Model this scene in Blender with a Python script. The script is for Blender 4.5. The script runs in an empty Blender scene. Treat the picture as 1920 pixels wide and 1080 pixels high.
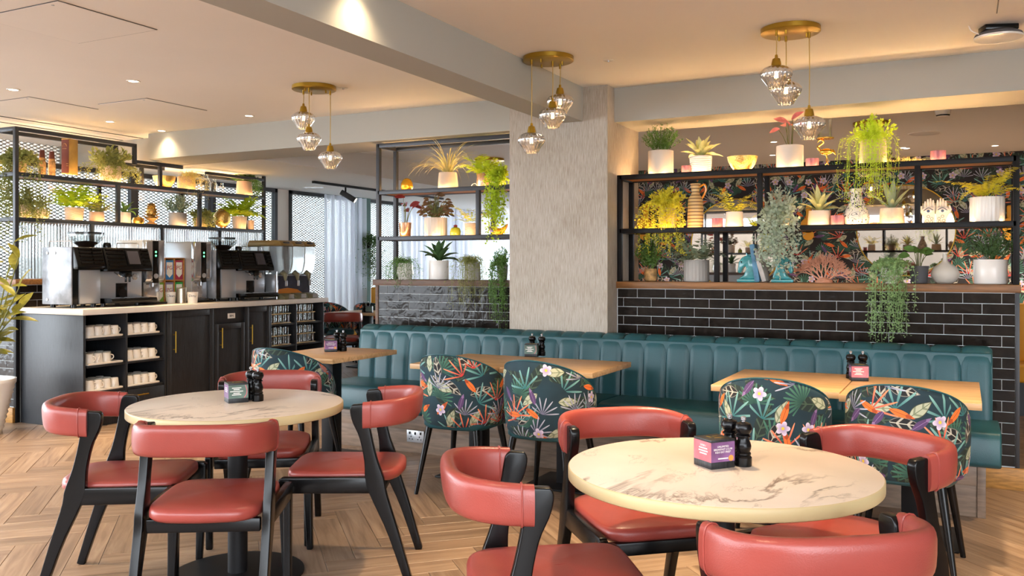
import bpy, bmesh, math, random
from mathutils import Vector, Matrix

# ------------------------------------------------------------------ camera, world, exposure
SC = bpy.context.scene
COL = SC.collection
HC, FPX, HY = 1.35, 1655.0, 499.5                 # eye height, focal length in pixels, horizon row
YAW = math.radians(27.13)
SA, CA = math.sin(YAW), math.cos(YAW)
cam = bpy.data.cameras.new('camera')
cam.sensor_width = 36.0
cam.lens = 36.0 * FPX / 1920.0
cam.shift_y = (HY - 540.0) / 1920.0
cam.clip_start = 0.05
cam_o = bpy.data.objects.new('camera', cam)
COL.objects.link(cam_o)
cam_o.location = (0, 0, HC)
cam_o.rotation_euler = (math.radians(90), 0, YAW)
SC.camera = cam_o
wd = bpy.data.worlds.new('overcast_sky')
SC.world = wd
wd.use_nodes = True
wd.node_tree.nodes['Background'].inputs[0].default_value = (0.86, 0.93, 1.0, 1)
wd.node_tree.nodes['Background'].inputs[1].default_value = 5.4
SC.view_settings.view_transform = 'Standard'
SC.view_settings.look = 'None'
SC.view_settings.gamma = 1.0
SC.view_settings.use_curve_mapping = False
SC.view_settings.exposure = 1.15
SC.cycles.max_bounces = 7
SC.cycles.diffuse_bounces = 4
SC.cycles.glossy_bounces = 4
SC.cycles.transmission_bounces = 6
SC.cycles.transparent_max_bounces = 14
SC.cycles.adaptive_threshold = 0.045
SC.cycles.sample_clamp_indirect = 6.0
SC.cycles.caustics_reflective = False
SC.cycles.caustics_refractive = False
WARM = (1.0, 0.70, 0.38)

def ray(px, py):
    r, u = (px - 960.0) / FPX, (HY - py) / FPX
    return Vector((r * CA - SA, r * SA + CA, u))
def at_y(px, py, Y):
    d = ray(px, py); return Vector((0, 0, HC)) + d * (Y / d.y)
def at_x(px, py, X):
    d = ray(px, py); return Vector((0, 0, HC)) + d * (X / d.x)
def at_z(px, py, z):
    d = ray(px, py); return Vector((0, 0, HC)) + d * ((z - HC) / d.z)
def depth(p): return -p[0] * SA + p[1] * CA
def mpp(p): return depth(p) / FPX                    # metres per pixel of the 1920 frame at a point

# ------------------------------------------------------------------ materials
def srgb(r, g, b):
    f = lambda c: (c / 12.92 if c <= 0.04045 else ((c + 0.055) / 1.055) ** 2.4)
    return (f(r / 255.0), f(g / 255.0), f(b / 255.0))
MATS = {}
class NT:
    def __init__(s, m): s.t = m.node_tree; s.n = s.t.nodes; s.bs = s.n['Principled BSDF']
    def new(s, typ, **kw):
        n = s.n.new(typ)
        for k, v in kw.items():
            if k in n.inputs.keys() and not hasattr(n, k): n.inputs[k].default_value = v
            else: setattr(n, k, v)
        return n
    def link(s, a, b): s.t.links.new(a, b)
    def math(s, op, a, b=None, c=None, clamp=False):
        n = s.n.new('ShaderNodeMath'); n.operation = op; n.use_clamp = clamp
        for i, x in enumerate((a, b, c)):
            if x is None: continue
            if isinstance(x, (int, float)): n.inputs[i].default_value = x
            else: s.link(x, n.inputs[i])
        return n.outputs[0]
    def mix(s, fac, a, b):
        n = s.n.new('ShaderNodeMix'); n.data_type = 'RGBA'
        for i, x in ((0, fac), (6, a), (7, b)):
            if isinstance(x, (int, float)): n.inputs[i].default_value = x
            elif isinstance(x, tuple): n.inputs[i].default_value = (x + (1,))[:4]
            else: s.link(x, n.inputs[i])
        return n.outputs[2]
    def ramp(s, fac, stops, interp='LINEAR'):
        n = s.n.new('ShaderNodeValToRGB'); e = n.color_ramp.elements; n.color_ramp.interpolation = interp
        while len(e) < len(stops): e.new(0.5)
        for q, (p, c) in zip(e, stops): q.position = p; q.color = (c + (1,))[:4]
        s.link(fac, n.inputs[0]); return n.outputs[0]
    def coord(s, which='Object'): return s.n.new('ShaderNodeTexCoord').outputs[which]
    def mapping(s, vec, scale=(1, 1, 1), rot=(0, 0, 0), loc=(0, 0, 0)):
        n = s.n.new('ShaderNodeMapping'); n.inputs['Scale'].default_value = scale
        n.inputs['Rotation'].default_value = rot; n.inputs['Location'].default_value = loc
        s.link(vec, n.inputs[0]); return n.outputs[0]
    def noise(s, vec, scale, detail=3.0, rough=0.5, dist=0.0):
        n = s.n.new('ShaderNodeTexNoise'); n.inputs['Scale'].default_value = scale
        n.inputs['Detail'].default_value = detail; n.inputs['Roughness'].default_value = rough
        n.inputs['Distortion'].default_value = dist
        s.link(vec, n.inputs['Vector']); return n.outputs['Fac']
    def bump(s, h, strength=0.3, dist=0.01):
        n = s.n.new('ShaderNodeBump'); n.inputs['Strength'].default_value = strength
        n.inputs['Distance'].default_value = dist; s.link(h, n.inputs['Height'])
        s.link(n.outputs[0], s.bs.inputs['Normal']); return n

def mat(name, col, rough=0.5, metal=0.0, vary=0.0, vscale=6.0, bump=0.0, bscale=60.0, coat=0.0, trans=0.0, ior=1.45,
        emit=None, estr=0.0, stretch=None, sheen=0.0, alpha=None, crough=0.05, spec=0.5):
    if name in MATS: return MATS[name]
    m = bpy.data.materials.new(name); m.use_nodes = True; MATS[name] = m
    t = NT(m); b = t.bs
    b.inputs['Base Color'].default_value = col + (1,)
    b.inputs['Roughness'].default_value = rough
    b.inputs['Metallic'].default_value = metal
    b.inputs['IOR'].default_value = ior
    b.inputs['Specular IOR Level'].default_value = spec
    b.inputs['Coat Weight'].default_value = coat
    b.inputs['Coat Roughness'].default_value = crough
    b.inputs['Transmission Weight'].default_value = trans
    b.inputs['Sheen Weight'].default_value = sheen
    if alpha is not None: b.inputs['Alpha'].default_value = alpha
    if emit: b.inputs['Emission Color'].default_value = emit + (1,); b.inputs['Emission Strength'].default_value = estr
    if vary or bump:
        c = t.coord('Object')
        if stretch: c = t.mapping(c, scale=stretch)
        if vary:
            n = t.noise(c, vscale, 4)
            lo = tuple(max(0, x * (1 - vary)) for x in col); hi = tuple(min(1, x * (1 + vary)) for x in col)
            t.link(t.ramp(n, [(0.3, lo), (0.7, hi)]), b.inputs['Base Color'])
        if bump:
            t.bump(t.noise(c, bscale, 3), bump, 0.01)
    m.diffuse_color = col + (1,)
    return m

# ------------------------------------------------------------------ mesh helpers
def rot2(x, y, a): return x * math.cos(a) - y * math.sin(a), x * math.sin(a) + y * math.cos(a)
class MB:
    def __init__(s): s.v = []; s.f = []; s.uv = {}
    def add(s, vs, fs):
        o = len(s.v); s.v.extend([tuple(p) for p in vs]); s.f.extend([tuple(i + o for i in q) for q in fs]); return s
    def box(s, c, d, rz=0.0, rx=0.0):
        x, y, z = d[0] / 2, d[1] / 2, d[2] / 2
        P = [(-x, -y, -z), (x, -y, -z), (x, y, -z), (-x, y, -z), (-x, -y, z), (x, -y, z), (x, y, z), (-x, y, z)]
        Q = []
        for a, b, e in P:
            if rx: b, e = rot2(b, e, rx)
            if rz: a, b = rot2(a, b, rz)
            Q.append((a + c[0], b + c[1], e + c[2]))
        return s.add(Q, [(0, 3, 2, 1), (4, 5, 6, 7), (0, 1, 5, 4), (1, 2, 6, 5), (2, 3, 7, 6), (3, 0, 4, 7)])
    def span(s, x0, x1, y0, y1, z0, z1):
        return s.box(((x0 + x1) / 2, (y0 + y1) / 2, (z0 + z1) / 2), (abs(x1 - x0), abs(y1 - y0), abs(z1 - z0)))
    def lathe(s, prof, n=24, c=(0, 0, 0), flute=None, sx=1.0, sy=1.0, cap0=True, cap1=True, twist=0.0):
        vs, fs = [], []; m = len(prof)
        for i, (r, z) in enumerate(prof):
            for k in range(n):
                a = 2 * math.pi * k / n + twist * i; q = r
                if flute and r > 1e-4: q = r * (1 + flute[1] * math.cos(flute[0] * a)) if (len(flute) < 4 or flute[2] <= i <= flute[3]) else r
                vs.append((c[0] + q * math.cos(a) * sx, c[1] + q * math.sin(a) * sy, c[2] + z))
        for i in range(m - 1):
            for k in range(n):
                fs.append((i * n + k, i * n + (k + 1) % n, (i + 1) * n + (k + 1) % n, (i + 1) * n + k))
        if cap0 and prof[0][0] > 1e-4: fs.append(tuple(range(n - 1, -1, -1)))
        if cap1 and prof[-1][0] > 1e-4: fs.append(tuple((m - 1) * n + k for k in range(n)))
        return s.add(vs, fs)
    def cyl(s, c, r, h, n=24, r2=None):
        return s.lathe([(r, 0), (r if r2 is None else r2, h)], n, c)
    def tube(s, pts, r, n=8, cap=True, squash=None):
        pts = [Vector(p) for p in pts]; m = len(pts)
        rs = r if isinstance(r, (list, tuple)) else [r] * m
        vs, fs = [], []; up = Vector((0, 0, 1)); prev = None
        for i, p in enumerate(pts):
            d = (pts[min(i + 1, m - 1)] - pts[max(i - 1, 0)])
            if d.length < 1e-9: d = Vector((0, 0, 1))
            d.normalize()
            if prev is None:
                a = up.cross(d)
                if a.length < 1e-3: a = Vector((1, 0, 0)).cross(d)
            else: a = prev - d * prev.dot(d)
            a.normalize(); prev = a; b = d.cross(a)
            sa, sb = squash or (1, 1)
            for k in range(n):
                t = 2 * math.pi * k / n
                vs.append(p + (a * math.cos(t) * sa + b * math.sin(t) * sb) * rs[i])
        for i in range(m - 1):
            for k in range(n):
                fs.append((i * n + k, i * n + (k + 1) % n, (i + 1) * n + (k + 1) % n, (i + 1) * n + k))
        if cap: fs.append(tuple(range(n - 1, -1, -1))); fs.append(tuple((m - 1) * n + k for k in range(n)))
        return s.add(vs, fs)
    def prism(s, pts, axis, lo, hi):
        """polygon pts (a,b) extruded along axis from lo to hi; axis x: (y,z), y: (x,z), z: (x,y)"""
        n = len(pts); mk = {'x': lambda a, b, t: (t, a, b), 'y': lambda a, b, t: (a, t, b), 'z': lambda a, b, t: (a, b, t)}[axis]
        vs = [mk(a, b, lo) for a, b in pts] + [mk(a, b, hi) for a, b in pts]
        fs = [tuple(range(n)), tuple(range(2 * n - 1, n - 1, -1))] + [(k, k + n, (k + 1) % n + n, (k + 1) % n) for k in range(n)]
        return s.add(vs, fs)
    def ball(s, c, r, n=14, m=9, sc=(1, 1, 1)):
        prof = [(r * math.sin(math.pi * i / m), -r * math.cos(math.pi * i / m)) for i in range(m + 1)]
        vs, fs = [], []
        vs.append((c[0], c[1], c[2] - r * sc[2]))
        for i in range(1, m):
            for k in range(n):
                a = 2 * math.pi * k / n
                vs.append((c[0] + prof[i][0] * math.cos(a) * sc[0], c[1] + prof[i][0] * math.sin(a) * sc[1], c[2] + prof[i][1] * sc[2]))
        vs.append((c[0], c[1], c[2] + r * sc[2])); L = len(vs) - 1
        for k in range(n):
            fs.append((0, 1 + (k + 1) % n, 1 + k)); fs.append((L, 1 + (m - 2) * n + k, 1 + (m - 2) * n + (k + 1) % n))
        for i in range(m - 2):
            for k in range(n):
                a = 1 + i * n + k; b = 1 + i * n + (k + 1) % n
                fs.append((a, b, b + n, a + n))
        return s.add(vs, fs)
    def leaf(s, p, d, up, L, W, curl=0.5, seg=4, fold=0.15, tip=1.0, base=0.15):
        """a blade from p along d, bending down by curl radians; up is its upper side"""
        d = Vector(d).normalized(); up = Vector(up); side = d.cross(up)
        if side.length < 1e-4: side = d.cross(Vector((1, 0, 0.3)))
        side.normalize(); up = side.cross(d)
        vs, fs = [], []; q = Vector(p); st = L / seg
        for i in range(seg + 1):
            t = i / seg; w = W / 2 * (math.sin(math.pi * (base + (1 - base) * t) ** tip) if 0 < i < seg else (math.sin(math.pi * base) if i == 0 else 0.02))
            vs += [q - side * w + up * abs(w) * fold * 2, q, q + side * w + up * abs(w) * fold * 2]
            a = -curl / seg
            q = q + d * st; d = (Matrix.Rotation(a, 3, side) @ d).normalized(); up = side.cross(d)
        for i in range(seg):
            a = i * 3; fs += [(a, a + 1, a + 4, a + 3), (a + 1, a + 2, a + 5, a + 4)]
        return s.add(vs, fs)
    def diamond(s, p, d, side, L, W):
        p = Vector(p); d = Vector(d); side = Vector(side)
        return s.add([p, p + d * L * 0.45 + side * W / 2, p + d * L, p + d * L * 0.45 - side * W / 2], [(0, 1, 2, 3)])
    def mesh(s, name, smooth=True, bevel=0.0, seg=2, angle=38, sub=0):
        me = bpy.data.meshes.new(name)
        me.from_pydata(s.v, [], s.f); me.update()
        if bevel or sub:
            bm = bmesh.new(); bm.from_mesh(me)
            bmesh.ops.remove_doubles(bm, verts=bm.verts, dist=1e-6)
            if bevel:
                bmesh.ops.recalc_face_normals(bm, faces=bm.faces)
                ed = [e for e in bm.edges if len(e.link_faces) == 2 and e.calc_face_angle(0) > math.radians(30)]
                bmesh.ops.bevel(bm, geom=ed, offset=bevel, segments=seg, profile=0.5, affect='EDGES', clamp_overlap=True)
            if sub: bmesh.ops.subdivide_edges(bm, edges=bm.edges, cuts=sub, use_grid_fill=True, smooth=1.0)
            bm.to_mesh(me); bm.free()
        if smooth:
            me.shade_smooth(); me.set_sharp_from_angle(angle=math.radians(angle))
        return me
    def build(s, name, m, parent=None, smooth=True, bevel=0.0, seg=2, angle=38, loc=None, rot=None):
        return link(name, s.mesh(name, smooth, bevel, seg, angle), m, parent, loc, rot)
def link(name, me, m, parent=None, loc=None, rot=None):
    o = bpy.data.objects.new(name, me)
    if m is not None and len(me.materials) == 0: me.materials.append(m)
    COL.objects.link(o)
    if parent: o.parent = parent
    if loc is not None: o.location = loc
    if rot is not None: o.rotation_euler = rot
    return o
def tag(o, label, cat, group=None):
    o['label'] = label; o['category'] = cat
    if group: o['group'] = group
    return o
def thing(name, label, cat, loc=(0, 0, 0), rz=0.0, group=None):
    o = bpy.data.objects.new(name, None); o.empty_display_size = 0.05
    COL.objects.link(o); o.location = loc; o.rotation_euler = (0, 0, rz)
    return tag(o, label, cat, group)
def struct(o, label=None):
    o['kind'] = 'structure'
    if label: o['label'] = label
    return o
def copy_tree(o, parent=None):
    c = o.copy(); COL.objects.link(c); c.parent = parent
    for ch in list(o.children): copy_tree(ch, c)
    return c
def dup(o, loc, rz, label, group=None):
    c = copy_tree(o); c.location = loc; c.rotation_euler = (0, 0, rz); c['label'] = label
    if group: c['group'] = group
    return c
def text(name, body, size, m, parent, loc, rot, align='CENTER', space=1.0, extrude=0.0004):
    cu = bpy.data.curves.new(name, 'FONT'); cu.body = body; cu.size = size; cu.align_x = align; cu.align_y = 'CENTER'
    cu.extrude = extrude; cu.space_line = space; cu.resolution_u = 2
    tmp = bpy.data.objects.new(name, cu); COL.objects.link(tmp)
    me = bpy.data.meshes.new_from_object(tmp)
    bpy.data.objects.remove(tmp); bpy.data.curves.remove(cu)
    me.materials.clear()
    return link(name, me, m, parent, loc, rot)
RND = random.Random(7)
def U(a, b): return RND.uniform(a, b)
# ------------------------------------------------------------------ the materials of this place
mat('ceiling_paint', srgb(240, 235, 229), 0.85, vary=0.03, vscale=0.8)
mat('ceiling_grey', srgb(220, 221, 220), 0.85)
mat('beam_paint', srgb(172, 171, 163), 0.8)
mat('black_metal', srgb(24, 23, 24), 0.45, 0.0, vary=0.15, spec=0.22)
mat('grey_steel', srgb(66, 68, 72), 0.42, 0.3, spec=0.35)
mat('oak_ledge', srgb(134, 90, 48), 0.45, vary=0.35, vscale=5, stretch=(1, 12, 12))
mat('dark_ledge', srgb(92, 68, 52), 0.5, vary=0.35, vscale=6, stretch=(1, 10, 10))
mat('shelf_wood', srgb(176, 120, 62), 0.5, vary=0.25, vscale=5, stretch=(1, 10, 10))
mat('grout', srgb(206, 212, 214), 0.9)
mat('black_wood', srgb(34, 36, 40), 0.40, vary=0.35, vscale=14, stretch=(8, 8, 0.6), bump=0.15, bscale=30)
mat('black_lacquer', srgb(14, 13, 14), 0.24, spec=0.3)
mat('teal_leather', srgb(30, 78, 86), 0.36, vary=0.18, vscale=3, bump=0.12, bscale=260)
mat('red_leather', srgb(148, 65, 57), 0.29, vary=0.10, vscale=5, bump=0.08, bscale=300)
mat('table_edge', srgb(198, 176, 132), 0.4)
mat('brass', srgb(176, 142, 52), 0.32, 0.85)
mat('gold', srgb(222, 170, 74), 0.22, 1.0)
mat('hammered_gold', srgb(226, 190, 112), 0.28, 0.9, bump=0.6, bscale=90)
mat('chrome', srgb(196, 198, 202), 0.14, 0.75)
mat('steel', srgb(192, 194, 198), 0.28, 0.6, bump=0.04, bscale=20, stretch=(1, 1, 30))
mat('black_plastic', srgb(13, 13, 14), 0.2, spec=0.4)
mat('white_ceramic', srgb(232, 228, 222), 0.3, coat=0.3)
mat('mug_ceramic', srgb(226, 218, 206), 0.3, coat=0.3)
mat('matte_white', srgb(224, 212, 198), 0.75)
mat('beige_pot', srgb(204, 184, 164), 0.75, vary=0.06)
mat('pink_beige_pot', srgb(200, 170, 146), 0.5)
mat('grey_pot', srgb(170, 166, 160), 0.7, vary=0.08)
mat('dark_pot', srgb(84, 84, 88), 0.6)
mat('concrete_pot', srgb(214, 196, 172), 0.9, vary=0.15, vscale=20, bump=0.4, bscale=40)
mat('rose_metal', srgb(214, 172, 142), 0.25, 0.8)
mat('soil', srgb(58, 44, 34), 0.95, vary=0.4, vscale=60)
mat('stone_top', srgb(222, 212, 200), 0.35, vary=0.06, vscale=4)

mat('paper_white', srgb(236, 232, 226), 0.7)
mat('sheer', srgb(236, 238, 246), 0.9, trans=0.0)
mat('screw_metal', srgb(150, 150, 150), 0.3, 1.0)
mat('led_warm', (1, 1, 1), 0.5, emit=(1.0, 0.62, 0.26), estr=15.0)
mat('filament', (1, 1, 1), 0.5, emit=(1.0, 0.55, 0.2), estr=25.0)
mat('spot_lens', (1, 1, 1), 0.5, emit=(1.0, 0.82, 0.6), estr=6.0)
mat('green_led', (0, 0, 0), 0.5, emit=(0.1, 1.0, 0.25), estr=2.5)
mat('mustard_fabric', srgb(214, 150, 34), 0.6)
mat('teal_paint', srgb(86, 122, 118), 0.7)
mat('purple_print', srgb(126, 84, 130), 0.45, vary=0.45, vscale=14)
mat('pink_print', srgb(212, 112, 124), 0.45, vary=0.35, vscale=14)
mat('green_print', srgb(96, 118, 108), 0.45, vary=0.35, vscale=16)
mat('orange_print', srgb(222, 150, 70), 0.45)
mat('stain_dark', srgb(34, 30, 30), 0.55)
mat('plinth_wood', srgb(128, 108, 92), 0.5, vary=0.25, vscale=6, stretch=(1.2, 8, 8))
mat('baseboard_wood', srgb(172, 124, 62), 0.5, vary=0.35, vscale=8, stretch=(1.5, 10, 10))
mat('lid_bronze', srgb(150, 122, 72), 0.35, 0.3)
mat('added_wall', srgb(120, 106, 92), 0.9, vary=0.2, vscale=0.5)
mat('steel_painted_reflections', srgb(146, 150, 156), 0.22, 0.1, vary=0.45, vscale=7)  # mottled grey: blurred reflections painted into the panel colour
mat('added_led_up', (1, 1, 1), 0.5, emit=(1.0, 0.64, 0.3), estr=60.0)  # for the extra rear strips added to light the soffits
mat('exterior_grey', srgb(206, 208, 210), 0.9)
mat('juice', srgb(200, 120, 40), 0.3)
mat('facade_mesh', srgb(222, 222, 220), 0.6)
mat('facade_grey', srgb(150, 154, 158), 0.8)
mat('frosted', (0.86, 0.89, 0.88), 0.06, trans=0.95, ior=1.5)
mat('mirror', (0.7, 0.7, 0.7), 0.02, 1.0)
mat('teal_glaze', srgb(58, 142, 146), 0.18, coat=0.6, vary=0.25, vscale=18)
mat('coral', srgb(214, 156, 128), 0.6, bump=0.5, bscale=120)
mat('bark', srgb(176, 138, 88), 0.6, vary=0.6, vscale=30)
mat('rust_red', srgb(104, 46, 30), 0.5, vary=0.3)
mat('blue_book', srgb(86, 130, 158), 0.6, vary=0.35, vscale=18)
mat('pale_book', srgb(180, 174, 168), 0.6, vary=0.25, vscale=14)
mat('olive_glaze', srgb(150, 156, 40), 0.25, coat=0.4)
mat('orange_glaze', srgb(226, 146, 40), 0.25, coat=0.4)
mat('violet_glaze', srgb(96, 92, 160), 0.25, coat=0.4)
def leafmat(name, col, vary=0.3, rough=0.5):
    col = tuple(min(0.9, c * 1.4) for c in col)
    m = mat(name, col, rough, vary=vary, vscale=28); t = NT(m)
    tl = t.new('ShaderNodeBsdfTranslucent'); tl.inputs[0].default_value = tuple(min(1, c * 1.25) for c in col) + (1,)
    mx = t.new('ShaderNodeMixShader'); mx.inputs[0].default_value = 0.35
    t.link(t.bs.outputs[0], mx.inputs[1]); t.link(tl.outputs[0], mx.inputs[2]); t.link(mx.outputs[0], t.n['Material Output'].inputs[0])
    return m
leafmat('leaf_green', srgb(86, 118, 56)); leafmat('leaf_dark', srgb(70, 98, 58)); leafmat('leaf_bright', srgb(158, 176, 42))
leafmat('leaf_yellow', srgb(196, 190, 62)); leafmat('leaf_sage', srgb(150, 164, 132), 0.2); leafmat('leaf_silver', srgb(166, 176, 158), 0.2)
leafmat('leaf_grey', srgb(126, 140, 116), 0.25); leafmat('leaf_red', srgb(130, 50, 48)); leafmat('leaf_pink', srgb(184, 110, 112))
leafmat('leaf_bronze', srgb(112, 88, 62), 0.5); leafmat('leaf_olive', srgb(126, 130, 72)); leafmat('leaf_straw', srgb(192, 182, 120), 0.25)
leafmat('leaf_lime', srgb(180, 200, 60)); leafmat('leaf_rubber', srgb(120, 116, 44), 0.45, 0.35); leafmat('leaf_mint', srgb(134, 160, 110), 0.3)
leafmat('stem_green', srgb(110, 112, 60)); leafmat('leaf_agave', srgb(196, 196, 140), 0.25)

def wood_mat(name, c0, c1, c2, along='x', rnd='object', rough=0.42, scale=1.0):
    m = bpy.data.materials.new(name); m.use_nodes = True; MATS[name] = m; t = NT(m)
    if rnd == 'object': r = t.new('ShaderNodeObjectInfo').outputs['Random']
    else:
        a = t.new('ShaderNodeAttribute'); a.attribute_name = 'rnd'; r = a.outputs['Fac']
    c = t.coord('Object') if rnd != 'attr' else t.coord('UV')
    cm = t.new('ShaderNodeCombineXYZ'); t.link(t.math('MULTIPLY', r, 37.0), cm.inputs[0]); t.link(t.math('MULTIPLY', r, 91.0), cm.inputs[1])
    add = t.new('ShaderNodeVectorMath'); t.link(c, add.inputs[0]); t.link(cm.outputs[0], add.inputs[1])
    s = (1.5 * scale, 22 * scale, 22 * scale) if along == 'x' else (22 * scale, 1.5 * scale, 22 * scale)
    v = t.mapping(add.outputs[0], scale=s)
    n = t.noise(v, 1.0, 5, 0.6, 1.2)
    n2 = t.noise(add.outputs[0], 3.0, 2)
    col = t.ramp(n, [(0.28, c0), (0.5, c1), (0.75, c2)])
    val = t.math('ADD', t.math('MULTIPLY', r, 0.28), t.math('ADD', t.math('MULTIPLY', n2, 0.3), 0.7))
    hs = t.new('ShaderNodeHueSaturation'); t.link(val, hs.inputs['Value']); t.link(col, hs.inputs['Color'])
    t.link(hs.outputs[0], t.bs.inputs['Base Color']); t.bs.inputs['Roughness'].default_value = rough
    t.bump(n, 0.08, 0.004)
    return m
wood_mat('plank_wood', srgb(106, 84, 66), srgb(140, 115, 93), srgb(164, 141, 118), rough=0.36)
wood_mat('plank_field_wood', srgb(106, 84, 66), srgb(140, 115, 93), srgb(164, 141, 118), rnd='attr', rough=0.36)
wood_mat('table_oak', srgb(176, 132, 86), srgb(205, 164, 116), srgb(220, 184, 138), rough=0.4, scale=1.2)

def tile_mat():
    m = bpy.data.materials.new('black_glazed_tile'); m.use_nodes = True; MATS['black_glazed_tile'] = m; t = NT(m)
    r = t.new('ShaderNodeObjectInfo').outputs['Random']
    c = t.coord('Object'); cm = t.new('ShaderNodeCombineXYZ'); t.link(t.math('MULTIPLY', r, 50.0), cm.inputs[1])
    add = t.new('ShaderNodeVectorMath'); t.link(c, add.inputs[0]); t.link(cm.outputs[0], add.inputs[1])
    n = t.noise(add.outputs[0], 11, 2, 0.5, 0.6)
    t.link(t.ramp(t.noise(add.outputs[0], 14, 4), [(0.3, srgb(24, 20, 18)), (0.75, srgb(40, 34, 30))]), t.bs.inputs['Base Color'])
    t.bs.inputs['Roughness'].default_value = 0.12
    t.bs.inputs['Specular IOR Level'].default_value = 0.2
    t.bump(n, 0.4, 0.01)
tile_mat()

def column_mat():
    m = bpy.data.materials.new('textured_wallcovering'); m.use_nodes = True; MATS[m.name] = m; t = NT(m)
    c = t.coord('Object'); v = t.mapping(c, scale=(150, 150, 11)); n = t.noise(v, 1.0, 4, 0.65)
    n2 = t.noise(c, 3, 3)
    f = t.math('ADD', t.math('MULTIPLY', n, 0.75), t.math('MULTIPLY', n2, 0.25))
    t.link(t.ramp(f, [(0.34, srgb(146, 132, 114)), (0.5, srgb(172, 162, 148)), (0.68, srgb(190, 183, 172))]), t.bs.inputs['Base Color'])
    t.bs.inputs['Roughness'].default_value = 0.6; t.bump(n, 0.4, 0.006)
column_mat()

def marble_mat():
    m = bpy.data.materials.new('veined_marble'); m.use_nodes = True; MATS[m.name] = m; t = NT(m)
    c = t.coord('Object')
    def vein(scale, off, w, dist):
        v = t.mapping(c, loc=off, rot=(0, 0, off[0]), scale=(1, 0.55, 1))
        n = t.noise(v, scale, 6, 0.6, dist)
        d = t.math('ABSOLUTE', t.math('SUBTRACT', n, 0.5))
        return t.math('SUBTRACT', 1.0, t.math('DIVIDE', d, w), clamp=True)
    a = vein(3.2, (2.3, 1.1, 0), 0.024, 0.6); b = vein(6.0, (5.3, 4.1, 0), 0.01, 0.3)
    gate = t.ramp(t.noise(t.mapping(c, loc=(3, 3, 0)), 3.4, 2), [(0.44, (0, 0, 0)), (0.62, (1, 1, 1))])
    gate2 = t.ramp(t.noise(t.mapping(c, loc=(9, 1, 0)), 4.5, 2), [(0.5, (0, 0, 0)), (0.66, (1, 1, 1))])
    f = t.math('ADD', t.math('MULTIPLY', a, gate), t.math('MULTIPLY', t.math('MULTIPLY', b, gate2), 0.7), clamp=True)
    base = t.ramp(t.noise(c, 2.5, 3), [(0.35, srgb(218, 202, 184)), (0.7, srgb(234, 221, 206))])
    t.link(t.mix(t.math('MULTIPLY', f, 0.95), base, srgb(122, 104, 90)), t.bs.inputs['Base Color'])
    t.bs.inputs['Roughness'].default_value = 0.28
marble_mat()

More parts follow.
